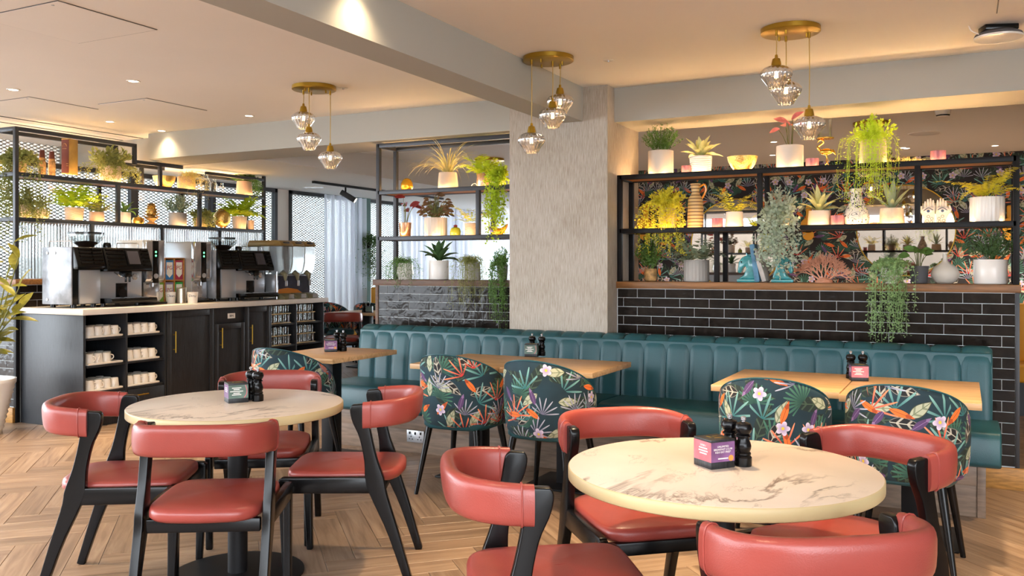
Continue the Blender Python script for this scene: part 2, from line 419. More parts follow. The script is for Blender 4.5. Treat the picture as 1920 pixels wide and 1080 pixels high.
def floral_mat(name, ground, scale=1.0, rough=0.8, seed=0.0, coord='UV'):
    """printed tropical pattern: leaves, spiky blooms, palm fans and blossoms laid over one another"""
    m = bpy.data.materials.new(name); m.use_nodes = True; MATS[name] = m; t = NT(m)
    uv = t.coord(coord)
    uv = t.mapping(uv, scale=(scale, scale, scale), loc=(seed, seed * 0.7, 0))
    off = t.new('ShaderNodeCombineXYZ'); rn = t.new('ShaderNodeObjectInfo').outputs['Random']
    t.link(t.math('MULTIPLY', rn, 9.0), off.inputs[0]); t.link(t.math('MULTIPLY', rn, 4.0), off.inputs[1])
    va = t.new('ShaderNodeVectorMath'); t.link(uv, va.inputs[0]); t.link(off.outputs[0], va.inputs[1]); uv = va.outputs[0]
    col = t.ramp(t.noise(uv, 5, 3), [(0.35, tuple(x * 0.75 for x in ground)), (0.7, tuple(x * 1.25 for x in ground))])
    def cell(sc, off, spread):
        v = t.mapping(uv, loc=(off, off * 1.7, 0))
        vo = t.new('ShaderNodeTexVoronoi'); vo.voronoi_dimensions = '2D'; vo.inputs['Scale'].default_value = sc
        vo.inputs['Randomness'].default_value = 0.75; t.link(v, vo.inputs['Vector'])
        sub = t.new('ShaderNodeVectorMath'); sub.operation = 'SUBTRACT'; t.link(v, sub.inputs[0]); t.link(vo.outputs['Position'], sub.inputs[1])
        sep = t.new('ShaderNodeSeparateColor'); t.link(vo.outputs['Color'], sep.inputs[0])
        rt = t.new('ShaderNodeVectorRotate'); rt.rotation_type = 'Z_AXIS'; t.link(sub.outputs[0], rt.inputs['Vector'])
        ang = t.math('ADD', t.math('MULTIPLY', t.math('SUBTRACT', sep.outputs[0], 0.5), spread), 1.571)
        t.link(t.math('MULTIPLY', ang, -1.0), rt.inputs['Angle'])
        xyz = t.new('ShaderNodeSeparateXYZ'); t.link(rt.outputs[0], xyz.inputs[0])
        return xyz.outputs[0], xyz.outputs[1], sep.outputs[1]
    def gate(mask, g, thr):
        return t.math('MULTIPLY', mask, t.math('GREATER_THAN', g, thr))
    def leaves(sc, off, L, W, body, vein, thr, edge=None, spread=5.0, stripes=70):
        nonlocal col
        x, y, g = cell(sc, off, spread); ay = t.math('ABSOLUTE', y)
        xn = t.math('DIVIDE', x, L)
        lim = t.math('MULTIPLY', t.math('SUBTRACT', 1.0, t.math('MULTIPLY', xn, xn)), t.math('ADD', t.math('MULTIPLY', xn, -0.35 * W), W))
        mask = gate(t.math('GREATER_THAN', lim, ay), g, thr)
        st = t.math('SINE', t.math('MULTIPLY', t.math('SUBTRACT', x, t.math('MULTIPLY', ay, 0.9)), stripes * 2))
        vm = t.math('MAXIMUM', t.math('LESS_THAN', ay, W * 0.07), t.math('MULTIPLY', t.math('GREATER_THAN', st, 0.72), 0.8))
        c = t.mix(vm, body, vein)
        if edge: c = t.mix(t.math('LESS_THAN', t.math('SUBTRACT', lim, ay), W * 0.13), c, edge)
        col = t.mix(mask, col, c)
    def fan(sc, off, R, k, p, c0, c1, thr, half=True, spread=1.6):
        nonlocal col
        x, y, g = cell(sc, off, spread)
        x = t.math('ADD', x, R * 0.5)
        th = t.math('ARCTAN2', y, x); r = t.math('SQRT', t.math('ADD', t.math('MULTIPLY', x, x), t.math('MULTIPLY', y, y)))
        cs = t.math('POWER', t.math('ABSOLUTE', t.math('COSINE', t.math('MULTIPLY', th, k))), p)
        lim = t.math('MULTIPLY', t.math('ADD', t.math('MULTIPLY', cs, 0.85), 0.1), R)
        mask = t.math('GREATER_THAN', lim, r)
        if half: mask = t.math('MULTIPLY', mask, t.math('GREATER_THAN', t.math('COSINE', t.math('MULTIPLY', th, 0.9)), 0.35 if k < 8 else 0.0))
        mask = gate(mask, g, thr)
        col = t.mix(mask, col, t.mix(t.math('DIVIDE', r, R), c0, c1))
    def bloom(sc, off, R, thr):
        nonlocal col
        x, y, g = cell(sc, off, 6.0)
        th = t.math('ARCTAN2', y, x); r = t.math('SQRT', t.math('ADD', t.math('MULTIPLY', x, x), t.math('MULTIPLY', y, y)))
        lim = t.math('MULTIPLY', t.math('ADD', t.math('MULTIPLY', t.math('ABSOLUTE', t.math('COSINE', t.math('MULTIPLY', th, 2.5))), 0.42), 0.58), R)
        mask = gate(t.math('GREATER_THAN', lim, r), g, thr)
        c = t.mix(t.math('LESS_THAN', r, R * 0.22), t.mix(t.math('DIVIDE', r, R), srgb(150, 120, 160), srgb(222, 208, 224)), srgb(220, 190, 70))
        col = t.mix(mask, col, c)
    leaves(6.0, 1.3, 0.10, 0.034, srgb(26, 40, 36), srgb(64, 84, 66), 0.2)
    fan(6.5, 7.7, 0.10, 11.0, 1.0, srgb(22, 60, 54), srgb(70, 120, 96), 0.5)
    leaves(6.6, 4.9, 0.07, 0.028, srgb(24, 22, 24), srgb(190, 182, 164), 0.45, edge=srgb(120, 116, 108))
    fan(6.0, 3.1, 0.13, 5.5, 7.0, srgb(26, 96, 98), srgb(132, 178, 168), 0.45)
    leaves(6.4, 9.2, 0.062, 0.026, srgb(176, 178, 150), srgb(112, 122, 94), 0.5, edge=srgb(60, 66, 50))
    fan(6.0, 12.4, 0.13, 6.0, 10.0, srgb(190, 34, 44), srgb(240, 150, 104), 0.48)
    leaves(7.0, 15.1, 0.058, 0.015, srgb(226, 112, 44), srgb(150, 58, 24), 0.62, stripes=30)
    fan(6.5, 18.8, 0.10, 7.5, 5.0, srgb(96, 92, 118), srgb(190, 192, 204), 0.55)
    leaves(8.0, 23.0, 0.05, 0.016, srgb(84, 58, 98), srgb(140, 108, 150), 0.75, stripes=20)
    bloom(6.0, 21.6, 0.034, 0.66)
    t.link(col, t.bs.inputs['Base Color']); t.bs.inputs['Roughness'].default_value = rough
    return m
floral_mat('floral_fabric', srgb(22, 50, 60), 1.0, 0.8, 0.0)
floral_mat('floral_wallpaper', srgb(30, 26, 28), 0.8, 0.75, 31.0)

def squiggle_mat():
    m = bpy.data.materials.new('squiggle_print'); m.use_nodes = True; MATS[m.name] = m; t = NT(m)
    n = t.noise(t.coord('Object'), 26, 1, 0.4, 1.5)
    d = t.math('ABSOLUTE', t.math('SUBTRACT', n, 0.5))
    t.link(t.mix(t.math('LESS_THAN', d, 0.03), srgb(236, 228, 214), srgb(44, 46, 60)), t.bs.inputs['Base Color']); t.bs.inputs['Roughness'].default_value = 0.4
squiggle_mat()
def band_mat(name, a, b, freq, rough=0.5, thr=0.4):
    m = bpy.data.materials.new(name); m.use_nodes = True; MATS[name] = m; t = NT(m)
    s = t.new('ShaderNodeSeparateXYZ'); t.link(t.coord('Object'), s.inputs[0])
    w = t.math('SINE', t.math('MULTIPLY', s.outputs[2], freq))
    t.link(t.mix(t.math('GREATER_THAN', w, thr), a, b), t.bs.inputs['Base Color']); t.bs.inputs['Roughness'].default_value = rough
band_mat('striped_jug', srgb(214, 182, 124), srgb(120, 84, 52), 260, 0.5, 0.6)
band_mat('banded_pot', srgb(208, 190, 168), srgb(168, 146, 124), 420, 0.6, 0.5)
def sheer_mat():
    m = bpy.data.materials.new('sheer_curtain'); m.use_nodes = True; MATS[m.name] = m; t = NT(m)
    tr = t.new('ShaderNodeBsdfTransparent'); tl = t.new('ShaderNodeBsdfTranslucent'); df = t.new('ShaderNodeBsdfDiffuse')
    for x in (tl, df): x.inputs[0].default_value = srgb(228, 232, 242) + (1,)
    a = t.new('ShaderNodeMixShader'); a.inputs[0].default_value = 0.65; t.link(df.outputs[0], a.inputs[1]); t.link(tl.outputs[0], a.inputs[2])
    b = t.new('ShaderNodeMixShader'); b.inputs[0].default_value = 0.62; t.link(tr.outputs[0], b.inputs[1]); t.link(a.outputs[0], b.inputs[2])
    t.link(b.outputs[0], t.n['Material Output'].inputs[0])
sheer_mat()
def thin_glass(name, tint, refl, edge=0.5, pw=2.0):
    m = bpy.data.materials.new(name); m.use_nodes = True; MATS[name] = m; t = NT(m)
    tr = t.new('ShaderNodeBsdfTransparent'); tr.inputs[0].default_value = tint + (1,)
    gl = t.new('ShaderNodeBsdfGlossy'); gl.inputs['Roughness'].default_value = 0.04
    lw = t.new('ShaderNodeLayerWeight'); lw.inputs[0].default_value = edge
    f = t.math('ADD', t.math('MULTIPLY', t.math('POWER', lw.outputs['Facing'], pw), 0.75), refl, clamp=True)
    b = t.new('ShaderNodeMixShader'); t.link(f, b.inputs[0]); t.link(tr.outputs[0], b.inputs[1]); t.link(gl.outputs[0], b.inputs[2])
    t.link(b.outputs[0], t.n['Material Output'].inputs[0])
thin_glass('glass_clear', (0.95, 0.97, 0.97), 0.05)
thin_glass('pendant_glass', (0.98, 0.98, 0.98), 0.12, 0.6, 1.0)
mat('pink_glass', srgb(214, 140, 150), 0.12, trans=0.35, ior=1.2)
def pane_mat():
    m = bpy.data.materials.new('window_glass'); m.use_nodes = True; MATS[m.name] = m; t = NT(m)
    tr = t.new('ShaderNodeBsdfTransparent'); gl = t.new('ShaderNodeBsdfGlossy'); gl.inputs['Roughness'].default_value = 0.02
    tr.inputs[0].default_value = (0.93, 0.96, 0.97, 1)
    b = t.new('ShaderNodeMixShader'); b.inputs[0].default_value = 0.06; t.link(tr.outputs[0], b.inputs[1]); t.link(gl.outputs[0], b.inputs[2])
    t.link(b.outputs[0], t.n['Material Output'].inputs[0])
pane_mat()
G = MATS
# ------------------------------------------------------------------ the setting
ZC, ZB = 2.655, 2.405               # ceiling, underside of beams
YW = 6.147                          # front of the tiled half walls
# floor with herringbone planks
floor = struct(MB().span(-13, 6, -7.0, 18, -0.05, -0.006).build('floor', G['stain_dark'], smooth=False))
def herringbone():
    W, L = 0.14, 0.70; n = int(round(L / W)); out = []
    for i in range(-110, 110):
        for j in range(-18, 18):
            ox = i * W + j * L; oy = i * W - j * L
            for hv in (0, 1):
                if hv == 0: x0, y0, x1, y1 = ox, oy, ox + L, oy + W
                else: x0, y0, x1, y1 = ox, oy + W, ox + W, oy + W + L
                cx, cy = (x0 + x1) / 2, (y0 + y1) / 2
                X, Y = rot2(cx, cy, math.radians(45)); X += -2.5; Y += 3.1
                out.append((X, Y, math.radians(45 + (90 if hv else 0))))
    return [p for p in out if -12.5 < p[0] < 5.5 and -1.5 < p[1] < 17]
planks = herringbone()
def seen(p):
    d = depth(p)
    if d < 1.5: return None
    px = 960 + FPX * (p[0] * CA + p[1] * SA) / d; py = HY + FPX * HC / d
    return (px, py, d) if -60 < px < 1980 and py < 1180 else None
near = sorted([(seen(p)[2], p) for p in planks if seen(p)], key=lambda q: q[0])[:300]
near = [p for _, p in near]; nearset = set(near)
pm = MB().span(-0.349, 0.349, -0.069, 0.069, -0.006, 0.0).mesh('plank', smooth=False, bevel=0.0012, seg=1)
for p in near:
    o = link('plank', pm, G['plank_wood'], floor, (p[0], p[1], 0), (0, 0, p[2]))
vs, fs, uvs, rn = [], [], [], []
for p in planks:
    if p in nearset: continue
    r = RND.random(); b = len(vs)
    for x, y, z in ((-.349, -.069, -.006), (.349, -.069, -.006), (.349, .069, -.006), (-.349, .069, -.006), (-.349, -.069, 0), (.349, -.069, 0), (.349, .069, 0), (-.349, .069, 0)):
        a, c = rot2(x, y, p[2]); vs.append((p[0] + a, p[1] + c, z)); uvs.append((x, y)); rn.append(r)
    fs += [tuple(b + k for k in q) for q in ((4, 5, 6, 7), (0, 1, 5, 4), (1, 2, 6, 5), (2, 3, 7, 6), (3, 0, 4, 7))]
me = bpy.data.meshes.new('plank_field'); me.from_pydata(vs, [], fs)
at = me.attributes.new('rnd', 'FLOAT', 'POINT'); at.data.foreach_set('value', rn)
ul = me.uv_layers.new(name='UVMap'); ul.data.foreach_set('uv', [c for l in me.loops for c in uvs[l.vertex_index]])
o = link('plank_field', me, G['plank_field_wood'], floor); o['kind'] = 'stuff'

# ceilings
struct(MB().span(-9.6, 6, -1.5, 6.4, ZC, ZC + 0.1).build('ceiling', G['ceiling_paint'], smooth=False))
struct(MB().span(-6.16, 6, 6.4, 17.5, ZC, ZC + 0.1).build('ceiling_back', G['ceiling_grey'], smooth=False))
struct(MB().span(-8.9, -6.16, 6.60, 17.5, ZB, ZC + 0.1).build('ceiling_lowered', G['ceiling_grey'], smooth=False))
struct(MB().span(-7.14, 6, 6.094, 6.62, ZB, ZC).build('ceiling_beam_partition', G['beam_paint'], smooth=False))
struct(MB().span(-2.702, -2.472, -1.5, 5.953, ZB + 0.001, ZC).build('ceiling_beam_cross', G['beam_paint'], smooth=False))
struct(MB().span(-9.6, -7.14, 6.30, 6.62, ZB, ZC).build('ceiling_beam_side', G['beam_paint'], smooth=False))
# slot diffuser lines in the ceiling by the glazed side
for k, xx in enumerate((-7.45, -7.75)):
    struct(MB().span(xx - 0.012, xx + 0.012, 1.0, 6.29, ZC - 0.003, ZC + 0.002).build('trim_%d' % (k + 1), G['black_metal'], smooth=False))
# column clad in textured wallcovering
struct(MB().span(-3.071, -2.28, 5.953, 6.629, 0, ZC).build('column', G['textured_wallcovering'], smooth=False))

# tiled half walls
TZ, TL = 0.0658, 0.2115
tile_cache = {}
def tile_mesh(w):
    w = round(w, 3)
    if w not in tile_cache:
        tile_cache[w] = MB().span(-w / 2, w / 2, -0.003, 0.0, -TZ / 2 + 0.0019, TZ / 2 - 0.0019).mesh('tile', bevel=0.0008, seg=1, smooth=False)
    return tile_cache[w]
def tile_face(parent, p0, dirv, nrm, length, ztop, zbot, keep=None, first=0.0):
    """rows of bonded tiles on a wall face; dirv along the wall, nrm out of it"""
    rz = math.atan2(dirv[1], dirv[0]); row = 0; z = ztop
    while z - TZ > zbot - 0.02:
        s = -TL * (0.5 if row % 2 else 0.0) - first
        while s < length:
            a, b = max(s, 0.0), min(s + TL, length)
            if b - a > 0.02:
                m = (a + b) / 2; x = p0[0] + dirv[0] * m; y = p0[1] + dirv[1] * m; zz = z - TZ / 2
                if keep is None or keep(x, y, zz):
                    link('tile', tile_mesh(b - a - 0.0038), G['black_glazed_tile'], parent, (x + nrm[0] * 0.0005, y + nrm[1] * 0.0005, zz), (0, 0, rz))
            s += TL
        z -= TZ; row += 1
wall_r = struct(MB().span(-2.28, 0.298, YW + 0.004, YW + 0.26, 0.0, 1.19).build('wall_right_half', G['grout'], smooth=False))
tile_face(wall_r, (-2.275, YW + 0.004), (1, 0), (0, -1), 2.55, 1.187, 0.14, lambda x, y, z: z > 0.80 or x > 0.02, first=0.06)
MB().span(0.275, 0.298, YW - 0.008, YW + 0.262, 0.13, 1.19).build('edge_trim', G['grey_steel'], wall_r, bevel=0.002)
MB().span(-2.28, 0.305, YW - 0.02, YW + 0.30, 1.19, 1.239).build('wood_ledge', G['oak_ledge'], wall_r, bevel=0.004)
struct(MB().span(0.0, 0.32, YW - 0.035, YW - 0.006, 0.0, 0.13).build('baseboard_right', G['baseboard_wood'], bevel=0.003))
wall_m = struct(MB().span(-4.448, -3.072, YW + 0.004, YW + 0.26, 0.0, 1.19).build('wall_middle_half', G['grout'], smooth=False))
tile_face(wall_m, (-4.42, YW + 0.004), (1, 0), (0, -1), 1.34, 1.187, 0.70, lambda x, y, z: z > 0.78, first=0.12)
MB().span(-4.45, -4.421, YW - 0.008, YW + 0.262, 0.0, 1.19).build('edge_trim', G['dark_ledge'], wall_m, bevel=0.002)
MB().span(-4.47, -3.072, YW - 0.02, YW + 0.30, 1.19, 1.239).build('wood_ledge', G['dark_ledge'], wall_m, bevel=0.004)
wall_l = struct(MB().span(-7.62, -7.284, 4.834, 7.95, 0.0, 1.19).build('wall_left_half', G['grout'], smooth=False))
tile_face(wall_l, (-7.60, 4.834), (1, 0), (0, -1), 0.295, 1.187, 0.14, first=0.03)
tile_face(wall_l, (-7.284, 4.86), (0, 1), (1, 0), 1.2, 1.187, 0.98, first=0.05)
MB().span(-7.31, -7.276, 4.822, 4.86, 0.0, 1.19).build('edge_trim', G['black_metal'], wall_l, bevel=0.002)
MB().span(-7.66, -7.262, 4.81, 7.97, 1.19, 1.238).build('wood_ledge', G['oak_ledge'], wall_l, bevel=0.004)
struct(MB().span(-7.62, -7.29, 4.80, 4.832, 0.0, 0.13).build('baseboard_left', G['baseboard_wood'], bevel=0.003))

# wallpapered wall behind the right half wall and the side wall of that room
YP = 11.5
def wall_uv(name, x0, x1, y, z0, z1, m):
    me = bpy.data.meshes.new(name)
    v = [(x0, y, z0), (x1, y, z0), (x1, y, z1), (x0, y, z1), (x0, y + .12, z0), (x1, y + .12, z0), (x1, y + .12, z1), (x0, y + .12, z1)]
    f = [(0, 1, 2, 3), (5, 4, 7, 6), (1, 5, 6, 2), (4, 0, 3, 7), (3, 2, 6, 7), (4, 5, 1, 0)]
    me.from_pydata(v, [], f); ul = me.uv_layers.new(name='UVMap')
    for l in me.loops: p = v[l.vertex_index]; ul.data[l.index].uv = (p[0], p[2])
    return struct(link(name, me, m))
wall_uv('wall_back', -4.6, 6.0, YP, 0, ZC, G['floral_wallpaper'])
struct(MB().span(-4.72, -4.60, YP, 17.5, 0, ZC).build('wall_back_return', G['beam_paint'], smooth=False))
struct(MB().span(5.9, 6.0, -1.5, YP, 0, ZC).build('wall_right', G['beam_paint'], smooth=False))
struct(MB().span(-11, 3.5, -7.2, -7.0, 0, 2.7).build('added_wall_behind_camera', G['added_wall'], smooth=False))  # unseen, added so mirrors and glossy tiles reflect less white sky
# glazed side: bays of glass, the facade mesh outside, sheer curtains inside
XW = -8.3
win = []
bays = [(4.4, 6.9), (6.9, 8.03), (8.06, 9.22), (9.46, 10.95), (11.26, 14.0), (14.0, 17.5)]
for k, (y0, y1) in enumerate(bays):
    w = struct(MB().span(XW - 0.06, XW, y0, y0 + 0.05, 0.12, ZB).span(XW - 0.06, XW, y1 - 0.05, y1, 0.12, ZB).span(XW - 0.06, XW, y0, y1, 0.12, 0.17)
               .span(XW - 0.06, XW, y0, y1, ZB - 0.05, ZB).build('window_%d' % (k + 1), G['grey_steel'], smooth=False))
    MB().span(XW - 0.035, XW - 0.025, y0 + 0.05, y1 - 0.05, 0.17, ZB - 0.05).build('pane', G['window_glass'], w, smooth=False)
struct(MB().span(XW - 0.16, XW, 4.4, 17.5, 0.0, 0.12).build('wall_left_sill', G['facade_grey'], smooth=False))
for k, (y0, y1) in enumerate([(10.95, 11.26)]):
    struct(MB().span(XW - 0.1, XW + 0.05, y0, y1, 0, ZB).build('column_window', G['teal_paint'], smooth=False))
struct(MB().span(XW - 0.12, XW - 0.02, 9.22, 9.46, 0, ZB).build('trim_3', G['paper_white'], smooth=False))
struct(MB().span(-14.2, -14, 2.0, 26, -1, 1.5).build('added_sky_screen', G['exterior_grey'], smooth=False))  # low wall added outside to dim the sky behind the reeded glass
struct(MB().span(-14, -8.9, 2.0, 26, -0.3, -0.1).build('exterior_ground', G['exterior_grey'], smooth=False))
# expanded metal facade screen
def facade():
    cw, ch, t, xd = 0.075, 0.036, 0.0054, -8.75
    vs, fs = [], []
    y0, y1, z0, z1 = 4.4, 17.5, 0.3, 2.75
    ny, nz = int((y1 - y0) / cw), int((z1 - z0) / ch)
    def bar(a, b):
        o = len(vs); dy, dz = b[0] - a[0], b[1] - a[1]; l = math.hypot(dy, dz); ny_, nz_ = -dz / l * t, dy / l * t
        for (p, s) in ((a, -1), (b, -1), (b, 1), (a, 1)): vs.append((xd, p[0] + ny_ * s, p[1] + nz_ * s))
        for (p, s) in ((a, -1), (b, -1), (b, 1), (a, 1)): vs.append((xd - 0.02, p[0] + ny_ * s, p[1] + nz_ * s))
        fs.append((o, o + 1, o + 2, o + 3)); fs.append((o, o + 4, o + 5, o + 1)); fs.append((o + 3, o + 2, o + 6, o + 7))
    for i in range(ny):
        for j in range(nz):
            a = y0 + i * cw; b = z0 + j * ch
            bar((a, b), (a + cw / 2, b + ch / 2)); bar((a + cw / 2, b + ch / 2), (a + cw, b))
            bar((a, b + ch), (a + cw / 2, b + ch / 2)); bar((a + cw / 2, b + ch / 2), (a + cw, b + ch))
    me = bpy.data.meshes.new('facade_screen'); me.from_pydata(vs, [], fs)
    o = link('facade_screen', me, G['facade_mesh']); o['kind'] = 'stuff'
    tag(o, 'white expanded metal facade screen outside the windows', 'screen')
facade()
def curtain(y0, y1, label, x=-8.12, amp=0.045, wl=0.16):
    n = int((y1 - y0) / wl * 10); vs, fs = [], []; rr = random.Random(int(y0 * 100))
    zs = [0.02, 0.8, 1.6, 2.38]
    ph = [rr.uniform(-0.6, 0.6) for _ in range(8)]
    for i in range(n + 1):
        y = y0 + (y1 - y0) * i / n
        a = 2 * math.pi * (y - y0) / wl + ph[int((y - y0) * 2) % 8] * math.sin((y - y0) * 3)
        for j, z in enumerate(zs):
            fl = 1.0 + 0.25 * (3 - j) / 3
            vs.append((x + amp * fl * (math.sin(a) + 0.35 * math.sin(2.3 * a + 1)), y + 0.02 * math.cos(a) * fl + (y - y0) * 0, z))
    m = len(zs)
    for i in range(n):
        for j in range(m - 1): fs.append((i * m + j, (i + 1) * m + j, (i + 1) * m + j + 1, i * m + j + 1))
    b = MB().add(vs, fs)
    o = b.build('sheer_curtain', G['sheer_curtain'])
    return tag(o, label, 'curtain', 'sheer curtains along the glazed side')
curtain(9.95, 10.92, 'wide white sheer curtain hanging beside the teal pillar')
curtain(11.9, 12.75, 'sheer curtain behind the red leaved plant of the middle shelving')
curtain(13.3, 14.4, 'sheer curtain behind the middle of the shelving left of the column')
curtain(15.0, 15.9, 'sheer curtain behind the trailing ivy next to the column')
# ------------------------------------------------------------------ red leather chairs
def sweep_rect(pts, half, x0, x1):
    """side profile: centre line (y,z) with half widths, extruded from x0 to x1"""
    L, R = [], []
    n = len(pts)
    for i, (p, h) in enumerate(zip(pts, half)):
        a = pts[max(i - 1, 0)]; b = pts[min(i + 1, n - 1)]
        dy, dz = b[0] - a[0], b[1] - a[1]; l = math.hypot(dy, dz); ny, nz = -dz / l, dy / l
        L.append((p[0] + ny * h, p[1] + nz * h)); R.append((p[0] - ny * h, p[1] - nz * h))
    return MB().prism(L + R[::-1], 'x', x0, x1)
def smooth_path(pts, n):
    out = []; m = len(pts)
    for k in range(n + 1):
        t = k / n * (m - 1); i = min(int(t), m - 2); f = t - i
        P = [pts[max(i - 1, 0)], pts[i], pts[i + 1], pts[min(i + 2, m - 1)]]
        out.append(tuple(0.5 * ((2 * P[1][c]) + (-P[0][c] + P[2][c]) * f + (2 * P[0][c] - 5 * P[1][c] + 4 * P[2][c] - P[3][c]) * f * f + (-P[0][c] + 3 * P[1][c] - 3 * P[2][c] + P[3][c]) * f ** 3) for c in range(len(P[0]))))
    return out
def make_red_chair():
    t = thing('dining_chair', '', 'chair', group='red leather chairs at the round tables')
    bl = G['black_lacquer']
    for s in (-1, 1):
        xa = s * 0.246; xb = s * 0.213
        # rear leg running up into the back post: (y, z, half width)
        c = smooth_path([(-0.315, 0.0, 0.017), (-0.245, 0.22, 0.023), (-0.188, 0.37, 0.033), (-0.168, 0.44, 0.040), (-0.150, 0.53, 0.027), (-0.128, 0.63, 0.026), (-0.108, 0.70, 0.036), (-0.099, 0.745, 0.036), (-0.097, 0.764, 0.024)], 26)
        sweep_rect([(p[0], p[1]) for p in c], [p[2] for p in c], min(xa, xb), max(xa, xb)).build('leg', bl, t, bevel=0.008, seg=3)
        c = smooth_path([(0.205, 0.0, 0.015), (0.212, 0.2, 0.019), (0.215, 0.36, 0.023), (0.214, 0.447, 0.026)], 8)
        sweep_rect([(p[0], p[1]) for p in c], [p[2] for p in c], min(xa, xb), max(xa, xb)).build('leg', bl, t, bevel=0.008, seg=3)
        MB().prism([(-0.18, 0.385), (0.20, 0.385), (0.232, 0.40), (0.236, 0.445), (0.225, 0.455), (-0.18, 0.455)], 'x', min(xa, xb) + 0.001, max(xa, xb) - 0.001).build('seat_rail', bl, t, bevel=0.007, seg=2)
    MB().span(-0.205, 0.205, 0.196, 0.226, 0.385, 0.43).build('seat_rail', bl, t, bevel=0.005)
    MB().span(-0.205, 0.205, -0.205, -0.175, 0.375, 0.425).build('seat_rail', bl, t, bevel=0.005)
    # seat cushion: rounded outline, crowned
    def outline(k, N=48):
        a = 2 * math.pi * k / N; c, s = math.cos(a), math.sin(a); e = 0.34
        x = math.copysign(abs(c) ** e, c); y = math.copysign(abs(s) ** e, s)
        w = 0.212 if y > 0 else 0.212 - 0.012 * y * y
        yy = 0.235 * y if y > 0 else 0.265 * y * (1 - 0.10 * x * x)
        return x * w, yy
    vs, fs = [], []; N = 48
    rings = [(0.95, 0.425), (1.0, 0.438), (1.0, 0.455), (0.985, 0.468), (0.93, 0.476), (0.7, 0.483), (0.4, 0.487), (0.12, 0.488)]
    for sc, z in rings:
        for k in range(N):
            x, y = outline(k, N); vs.append((x * sc, y * sc - 0.01, z - 0.012 * (1 - (y / 0.25) ** 2) * (1 if sc < 0.95 else 0) * 0.4))
    for i in range(len(rings) - 1):
        for k in range(N): fs.append((i * N + k, i * N + (k + 1) % N, (i + 1) * N + (k + 1) % N, (i + 1) * N + k))
    fs.append(tuple(range(N - 1, -1, -1))); fs.append(tuple((len(rings) - 1) * N + k for k in range(N)))
    MB().add(vs, fs).build('seat', G['red_leather'], t, angle=70)
    # wrap-around back pad
    vs, fs = [], []; n, m = 36, 20
    for i in range(n + 1):
        th = math.pi * i / n; c, s = math.cos(th), math.sin(th)
        x = 0.240 * math.copysign(abs(c) ** 0.62, c); y = -0.118 - 0.205 * (abs(s) ** 0.75)
        th2 = max(0.02, min(math.pi - 0.02, th))
        # tangent
        a = (0.240 * math.copysign(abs(math.cos(th2 + .02)) ** 0.62, math.cos(th2 + .02)) - 0.240 * math.copysign(abs(math.cos(th2 - .02)) ** 0.62, math.cos(th2 - .02)),
             -0.205 * (abs(math.sin(min(math.pi, th2 + .02))) ** 0.75 - abs(math.sin(max(0, th2 - .02))) ** 0.75))
        l = math.hypot(*a) or 1; nx, ny = -a[1] / l, a[0] / l          # points to the inside or outside
        hh = 0.0565 + 0.002 * s; tk = 0.019 + 0.006 * s
        for k in range(m):
            q = 2 * math.pi * k / m; cc, ss = math.cos(q), math.sin(q)
            u = tk * math.copysign(abs(cc) ** 0.75, cc); v = hh * math.copysign(abs(ss) ** 0.6, ss)
            lean = -v * 0.16
            vs.append((x + nx * (u - lean * 0), y + ny * u + (0.10 * v * -s), 0.7175 + v + 0.016 * s ** 0.8))
    for i in range(n):
        for k in range(m): fs.append((i * m + k, i * m + (k + 1) % m, (i + 1) * m + (k + 1) % m, (i + 1) * m + k))
    fs.append(tuple(range(m - 1, -1, -1))); fs.append(tuple(n * m + k for k in range(m)))
    pad = MB().add(vs, fs).build('backrest', G['red_leather'], t, angle=60)
    # welt seams at the pad ends
    for i in (1, n - 1):
        ring = [vs[i * m + k] for k in range(m)]
        ce = [sum(p[c] for p in ring) / m for c in range(3)]
        ring = [tuple(ce[c] + (p[c] - ce[c]) * 1.03 for c in range(3)) for p in ring]
        MB().tube(ring + [ring[0], ring[1]], 0.0028, 6, cap=False).build('piping', G['red_leather'], pad)
    return t
TL_C, TR_C = Vector((-2.841, 2.902, 0)), Vector((-0.649, 2.637, 0))
chair_spots = [  # x, y, facing angle in degrees, label
    (-2.585, 2.535, 121, 'red leather chair seen from behind, in front of the round table nearest the coffee counter'),
    (-2.49, 3.204, 208, 'red leather chair side-on, between the round table and the double wall socket'),
    (-3.128, 3.387, 304, 'red leather chair on the far side of the round table, toward the cabinets'),
    (-3.18, 2.655, 33, 'red leather chair at the open floor side of the round table near the cabinets'),
    (-0.395, 2.215, 126, 'red leather chair cut off at the bottom of the picture, nearest the camera'),
    (-0.365, 3.03, 232, 'red leather chair whose back pad stands before a floral tub chair, right round table'),
    (-1.036, 3.05, 311, 'red leather chair behind the right round table, below the teal banquette'),
    (-1.055, 2.37, 35, 'red leather chair with curved pad toward the camera, left of the right round table'),
]
ch0 = make_red_chair()
for k, (x, y, a, lab) in enumerate(chair_spots):
    rz = math.radians(a - 90)
    if k == 0: ch0.location = (x, y, 0); ch0.rotation_euler = (0, 0, rz); ch0['label'] = lab
    else: dup(ch0, (x, y, 0), rz, lab)
dup(ch0, (-6.93, 8.86, 0), math.radians(35), 'red leather chair in the back dining area beyond the counter end', 'furniture of the back dining area')

